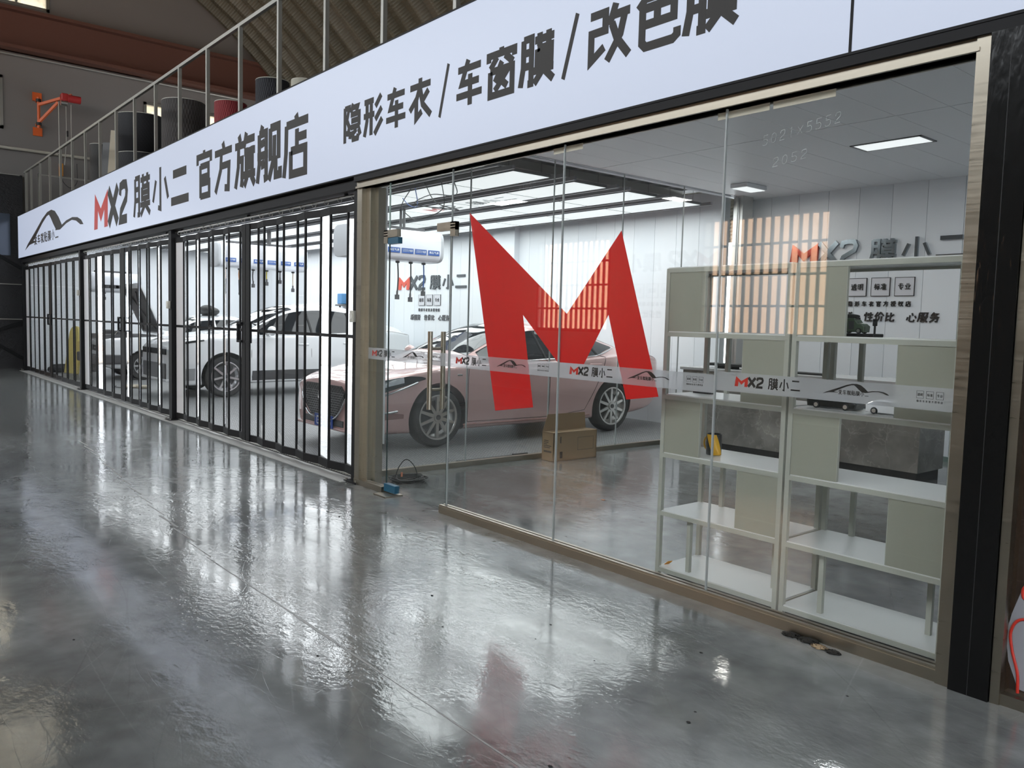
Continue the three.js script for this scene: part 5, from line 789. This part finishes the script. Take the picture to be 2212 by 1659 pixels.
// ---------------------------------------------------------------- storage deck: guard rail and stored rolls
{
  const r = base('guard_rail', 'galvanised steel guard rail along the storage deck above the sign', 'railing', [0, 0, -0.1]);
  part('top_rail', box(22.9, 0.04, 0.04, -11.1, 4.68, 0), M.galv, r); part('corner_post', [bx(-22.33, -22.28, 3.4, 4.68, -0.025, 0.025), bx(-22.45, -22.41, 3.4, 4.68, -0.3, -0.26)], M.galv, r); part('side_rail', bx(-22.45, -22.41, 4.64, 4.68, -5.8, -0.26), M.galv, r);
  const g = bx(-0.02, 0.02, 3.42, 4.66, -0.02, 0.02); for (let i = 0; i < 21; i++) part('baluster', g, M.galv, r).position.x = -21.68 + i * 1.038;
}
{
  const quilt = dataTex(128, 128, (u, v, c) => grey(c, Math.abs(Math.sin((u + v) * Math.PI * 2)) * Math.abs(Math.sin((u - v) * Math.PI * 2))));
  const leather = (c, b = 1) => mat(c, 0.72, 0, { bumpMap: rep(quilt, 22, 26), bumpScale: 0.006 * b });
  const backing = mat(lin(0.5, 0.48, 0.42), 0.9);
  const roll = (x, z, y0, y1, rad, m, label, n = 5) => {
    const o = base('material_roll', label, 'roll', [x, y0, z], 0, 'rolls of lining stored above the sign'), h = y1 - y0, w = [];
    part('roll_sheet', new THREE.LatheGeometry([[0.001, 0], [rad, 0], [rad, h - 0.01], [rad - 0.012, h], [rad - 0.05, h - 0.02], [0.04, h - 0.03], [0.001, h - 0.03]].map((p) => new THREE.Vector2(...p)), 40), m, o);
    for (let i = 0; i < n; i++) w.push(new THREE.TorusGeometry(rad * (1 - i * 0.17) - 0.008, 0.009, 6, 36).rotateX(Math.PI / 2).translate(0, h - 0.006 - (i ? 0.012 : 0), 0)); part('roll_edge', w, backing, o, 'pale backing at the rolled edge'); return o;
  };
  const Y = 3.52;
  roll(-18.6, -0.85, Y, 4.86, 0.21, leather(lin(0.035, 0.033, 0.031), 0.3), 'narrow charcoal roll standing above the logo end of the sign');
  roll(-16.15, -0.95, Y, 4.33, 0.41, leather(lin(0.008, 0.008, 0.01), 0.4), 'wide black roll, lower of two stacked behind the guard rail', 6);
  roll(-16.15, -0.95, 4.336, 5.02, 0.42, leather(lin(0.008, 0.008, 0.01), 0.2), 'wide black roll, upper of two stacked behind the guard rail', 6);
  roll(-13.62, -0.9, Y, 4.8, 0.33, leather(lin(0.04, 0.034, 0.032)), 'dark brown quilted roll behind the guard rail', 6);
  roll(-11.62, -0.9, Y, 4.42, 0.22, leather(lin(0.2, 0.012, 0.016)), 'dark red quilted roll behind the guard rail');
  roll(-10.2, -0.9, Y, 4.43, 0.21, leather(lin(0.012, 0.013, 0.018)), 'black diamond-quilted roll behind the guard rail');
  roll(-10.85, -1.3, Y, 4.32, 0.17, leather(lin(0.02, 0.022, 0.03)), 'small black quilted roll between the red and the diamond-quilted roll');
  roll(-9.75, -1.35, Y, 4.4, 0.17, leather(lin(0.02, 0.02, 0.024)), 'black roll half hidden behind the diamond-quilted roll');
  roll(-9.1, -0.8, Y, 4.19, 0.14, mat(lin(0.42, 0.4, 0.33), 0.8), 'short cream roll just showing above the sign', 3);
  roll(-15.3, -1.6, Y, 4.9, 0.16, leather(lin(0.03, 0.03, 0.035)), 'slim dark roll behind the stacked black rolls', 3);
  const sh = (x, z, y1, w, rot, c, label) => { const o = solo('leaning_sheet', box(w, y1 - Y, 0.02, 0, (y1 - Y) / 2, 0), mat(c, 0.7), label, 'sheet'); o.position.set(x, Y, z); o.rotation.set(-0.08, rot, 0); };
  sh(-17.3, -0.8, 4.95, 0.4, 0.9, lin(0.42, 0.36, 0.27), 'cream board leaning beside the stacked black rolls'); sh(-17.55, -0.7, 4.75, 0.4, 0.6, lin(0.1, 0.1, 0.1), 'dark board leaning beside the cream board'); sh(-12.45, -1.2, 4.5, 0.5, 0.5, lin(0.07, 0.05, 0.04), 'brown board leaning beside the dark red roll');
  const jn = base('stacked_bundles', 'heap of dark folded bundles on the storage deck under the girder', 'bundle', [-12.2, Y, -2.4]); part('bundle', [rbox(1.6, 1.0, 0.7, 0.1, 0, 0.5, 0), rbox(0.9, 0.4, 0.6, 0.1, 0.3, 1.15, 0), rbox(0.3, 0.3, 0.4, 0.06, 0.9, 1.2, 0)], mat(lin(0.02, 0.02, 0.022), 0.8), jn);
}
// ---------------------------------------------------------------- wall crane with hoist on the end wall
{
  const o = base('wall_crane', 'orange swivelling wall crane with a red electric hoist on the end wall', 'crane', [XF, 0, -0.52]), om = mat(lin(0.62, 0.11, 0.02), 0.45);
  part('wall_plate', box(0.04, 0.2, 0.2, 0.02, 6.66, 0), om, o); part('wall_plate', box(0.04, 0.2, 0.2, 0.02, 5.82, 0), om, o); part('mast', [rod([0.2, 5.88, 0], [0.2, 6.62, 0], 0.035), box(0.2, 0.05, 0.08, 0.1, 6.55, 0), box(0.2, 0.05, 0.08, 0.1, 5.98, 0)], om, o); for (const y of [6.54, 5.98]) part('bearing', cyl(0.06, 0.06, 0.07, 0.2, y, 0), M.black, o);
  part('jib_arm', bar([0.2, 6.44, 0], [0.75, 6.68, -0.62], 0.06), om, o); part('strut', bar([0.2, 6.02, 0], [0.55, 6.5, -0.36], 0.055), om, o);
  const h = part('hoist_motor', [cyl(0.09, 0.09, 0.28, 0, 0, 0, 20).rotateX(Math.PI / 2).translate(0.78, 6.58, -0.66), rbox(0.2, 0.18, 0.16, 0.03, 0.72, 6.6, -0.46)], mat(lin(0.4, 0.03, 0.03), 0.4), o); part('cable_drum', cyl(0.07, 0.07, 0.14, 0, 0, 0, 18).rotateX(Math.PI / 2).translate(0.72, 6.47, -0.45), M.alu, h);
  part('lifting_rope', [rod([0.6, 6.5, -0.36], [0.6, 4.95, -0.36], 0.012, 6), rod([0.74, 6.45, -0.6], [0.74, 4.6, -0.6], 0.009, 6), tube([[0.7, 6.4, -0.5], [0.68, 5.6, -0.5], [0.66, 5.0, -0.46]], 0.008, 20)], M.galv, o); part('pendant', [rbox(0.05, 0.14, 0.04, 0.01, 0.7, 5.75, -0.52)], M.black, o);
  const f = base('control_pendant', 'orange control pendant hanging by the end wall conduit', 'pendant', [XF + 0.14, 4.95, -1.0]); part('grip', rbox(0.1, 0.32, 0.09, 0.02), mat(lin(0.6, 0.24, 0.02), 0.4), f); part('lead', tube([[0, 0.16, 0], [0, 0.38, 0.05]], 0.008, 6), M.black, f); part('lead_loop', tube([[0, -0.16, 0], [0, -0.3, -0.05], [0, -0.42, -0.2], [0, -0.3, -0.34], [0, 0.2, -0.36]], 0.008, 30), M.black, f);
}
// ---------------------------------------------------------------- clutter in the last bay
{
  const y = base('yellow_board', 'tall rounded yellow board leaning in the last bay', 'board', [-20.9, 0.02, -0.7], 0.3); const sh = new THREE.Shape(); sh.moveTo(-0.18, 0); sh.lineTo(0.18, 0); sh.lineTo(0.18, 0.9); sh.absarc(0, 0.9, 0.18, 0, Math.PI); part('deck', new THREE.ExtrudeGeometry(sh, { depth: 0.05, bevelThickness: 0.01, bevelSize: 0.01, bevelSegments: 2 }), mat(lin(0.62, 0.52, 0.16), 0.5), y).rotation.x = -0.15; 
  const y2 = solo('yellow_board', rbox(0.18, 0.75, 0.06, 0.02, 0, 0.375, 0), mat(lin(0.62, 0.5, 0.15), 0.5), 'short yellow board leaning beside the tall rounded one', 'board'); y2.position.set(-20.5, 0.02, -0.72); y2.rotation.set(-0.15, 0.3, 0.06);
  const tyre = (x, z, r, label) => { const o = base('loose_tyre', label, 'tyre', [x, 0.02, z]); part('tread', new THREE.TorusGeometry(r, r * 0.36, 10, 28).rotateX(Math.PI / 2).translate(0, r * 0.36, 0), M.rubber, o); };
  tyre(-21.95, -0.75, 0.2, 'black tyre lying in the last bay next to the dark end wall'); tyre(-21.35, -0.55, 0.18, 'black tyre lying below the yellow board');
  const e = base('engine_parts', 'heap of dark engine parts and blue hose in the last bay', 'parts', [-21.4, 0.02, -1.3]); part('block', [rbox(0.5, 0.25, 0.35, 0.03, 0, 0.13, 0), rbox(0.2, 0.2, 0.2, 0.03, 0.25, 0.32, 0), cyl(0.08, 0.08, 0.3, -0.15, 0.3, 0.05)], M.greyDark, e); part('blue_hose', tube([[-0.3, 0.3, 0.2], [0, 0.42, 0.2], [0.3, 0.3, 0.25], [0.45, 0.1, 0.3]], 0.03, 20), mat(lin(0.1, 0.16, 0.26), 0.5), e);
  const t = base('tool_scatter', 'pale cloth and cables under the nose of the white crossover', 'clutter', [-16.6, 0.021, -0.9]); part('cloth', [rbox(0.5, 0.03, 0.3, 0.012, 0, 0.016, 0), rbox(0.3, 0.05, 0.2, 0.02, 0.3, 0.025, -0.1)], mat(lin(0.4, 0.36, 0.28), 0.9), t); part('cable', tube([[-0.4, 0.01, 0.2], [0, 0.012, 0.3], [0.4, 0.012, 0.2], [0.7, 0.01, 0.35]], 0.008, 24), M.black, t);
}
scene.traverse((o) => { if (o.isMesh) { o.castShadow = true; o.receiveShadow = true; } });
renderer.render(scene, camera);
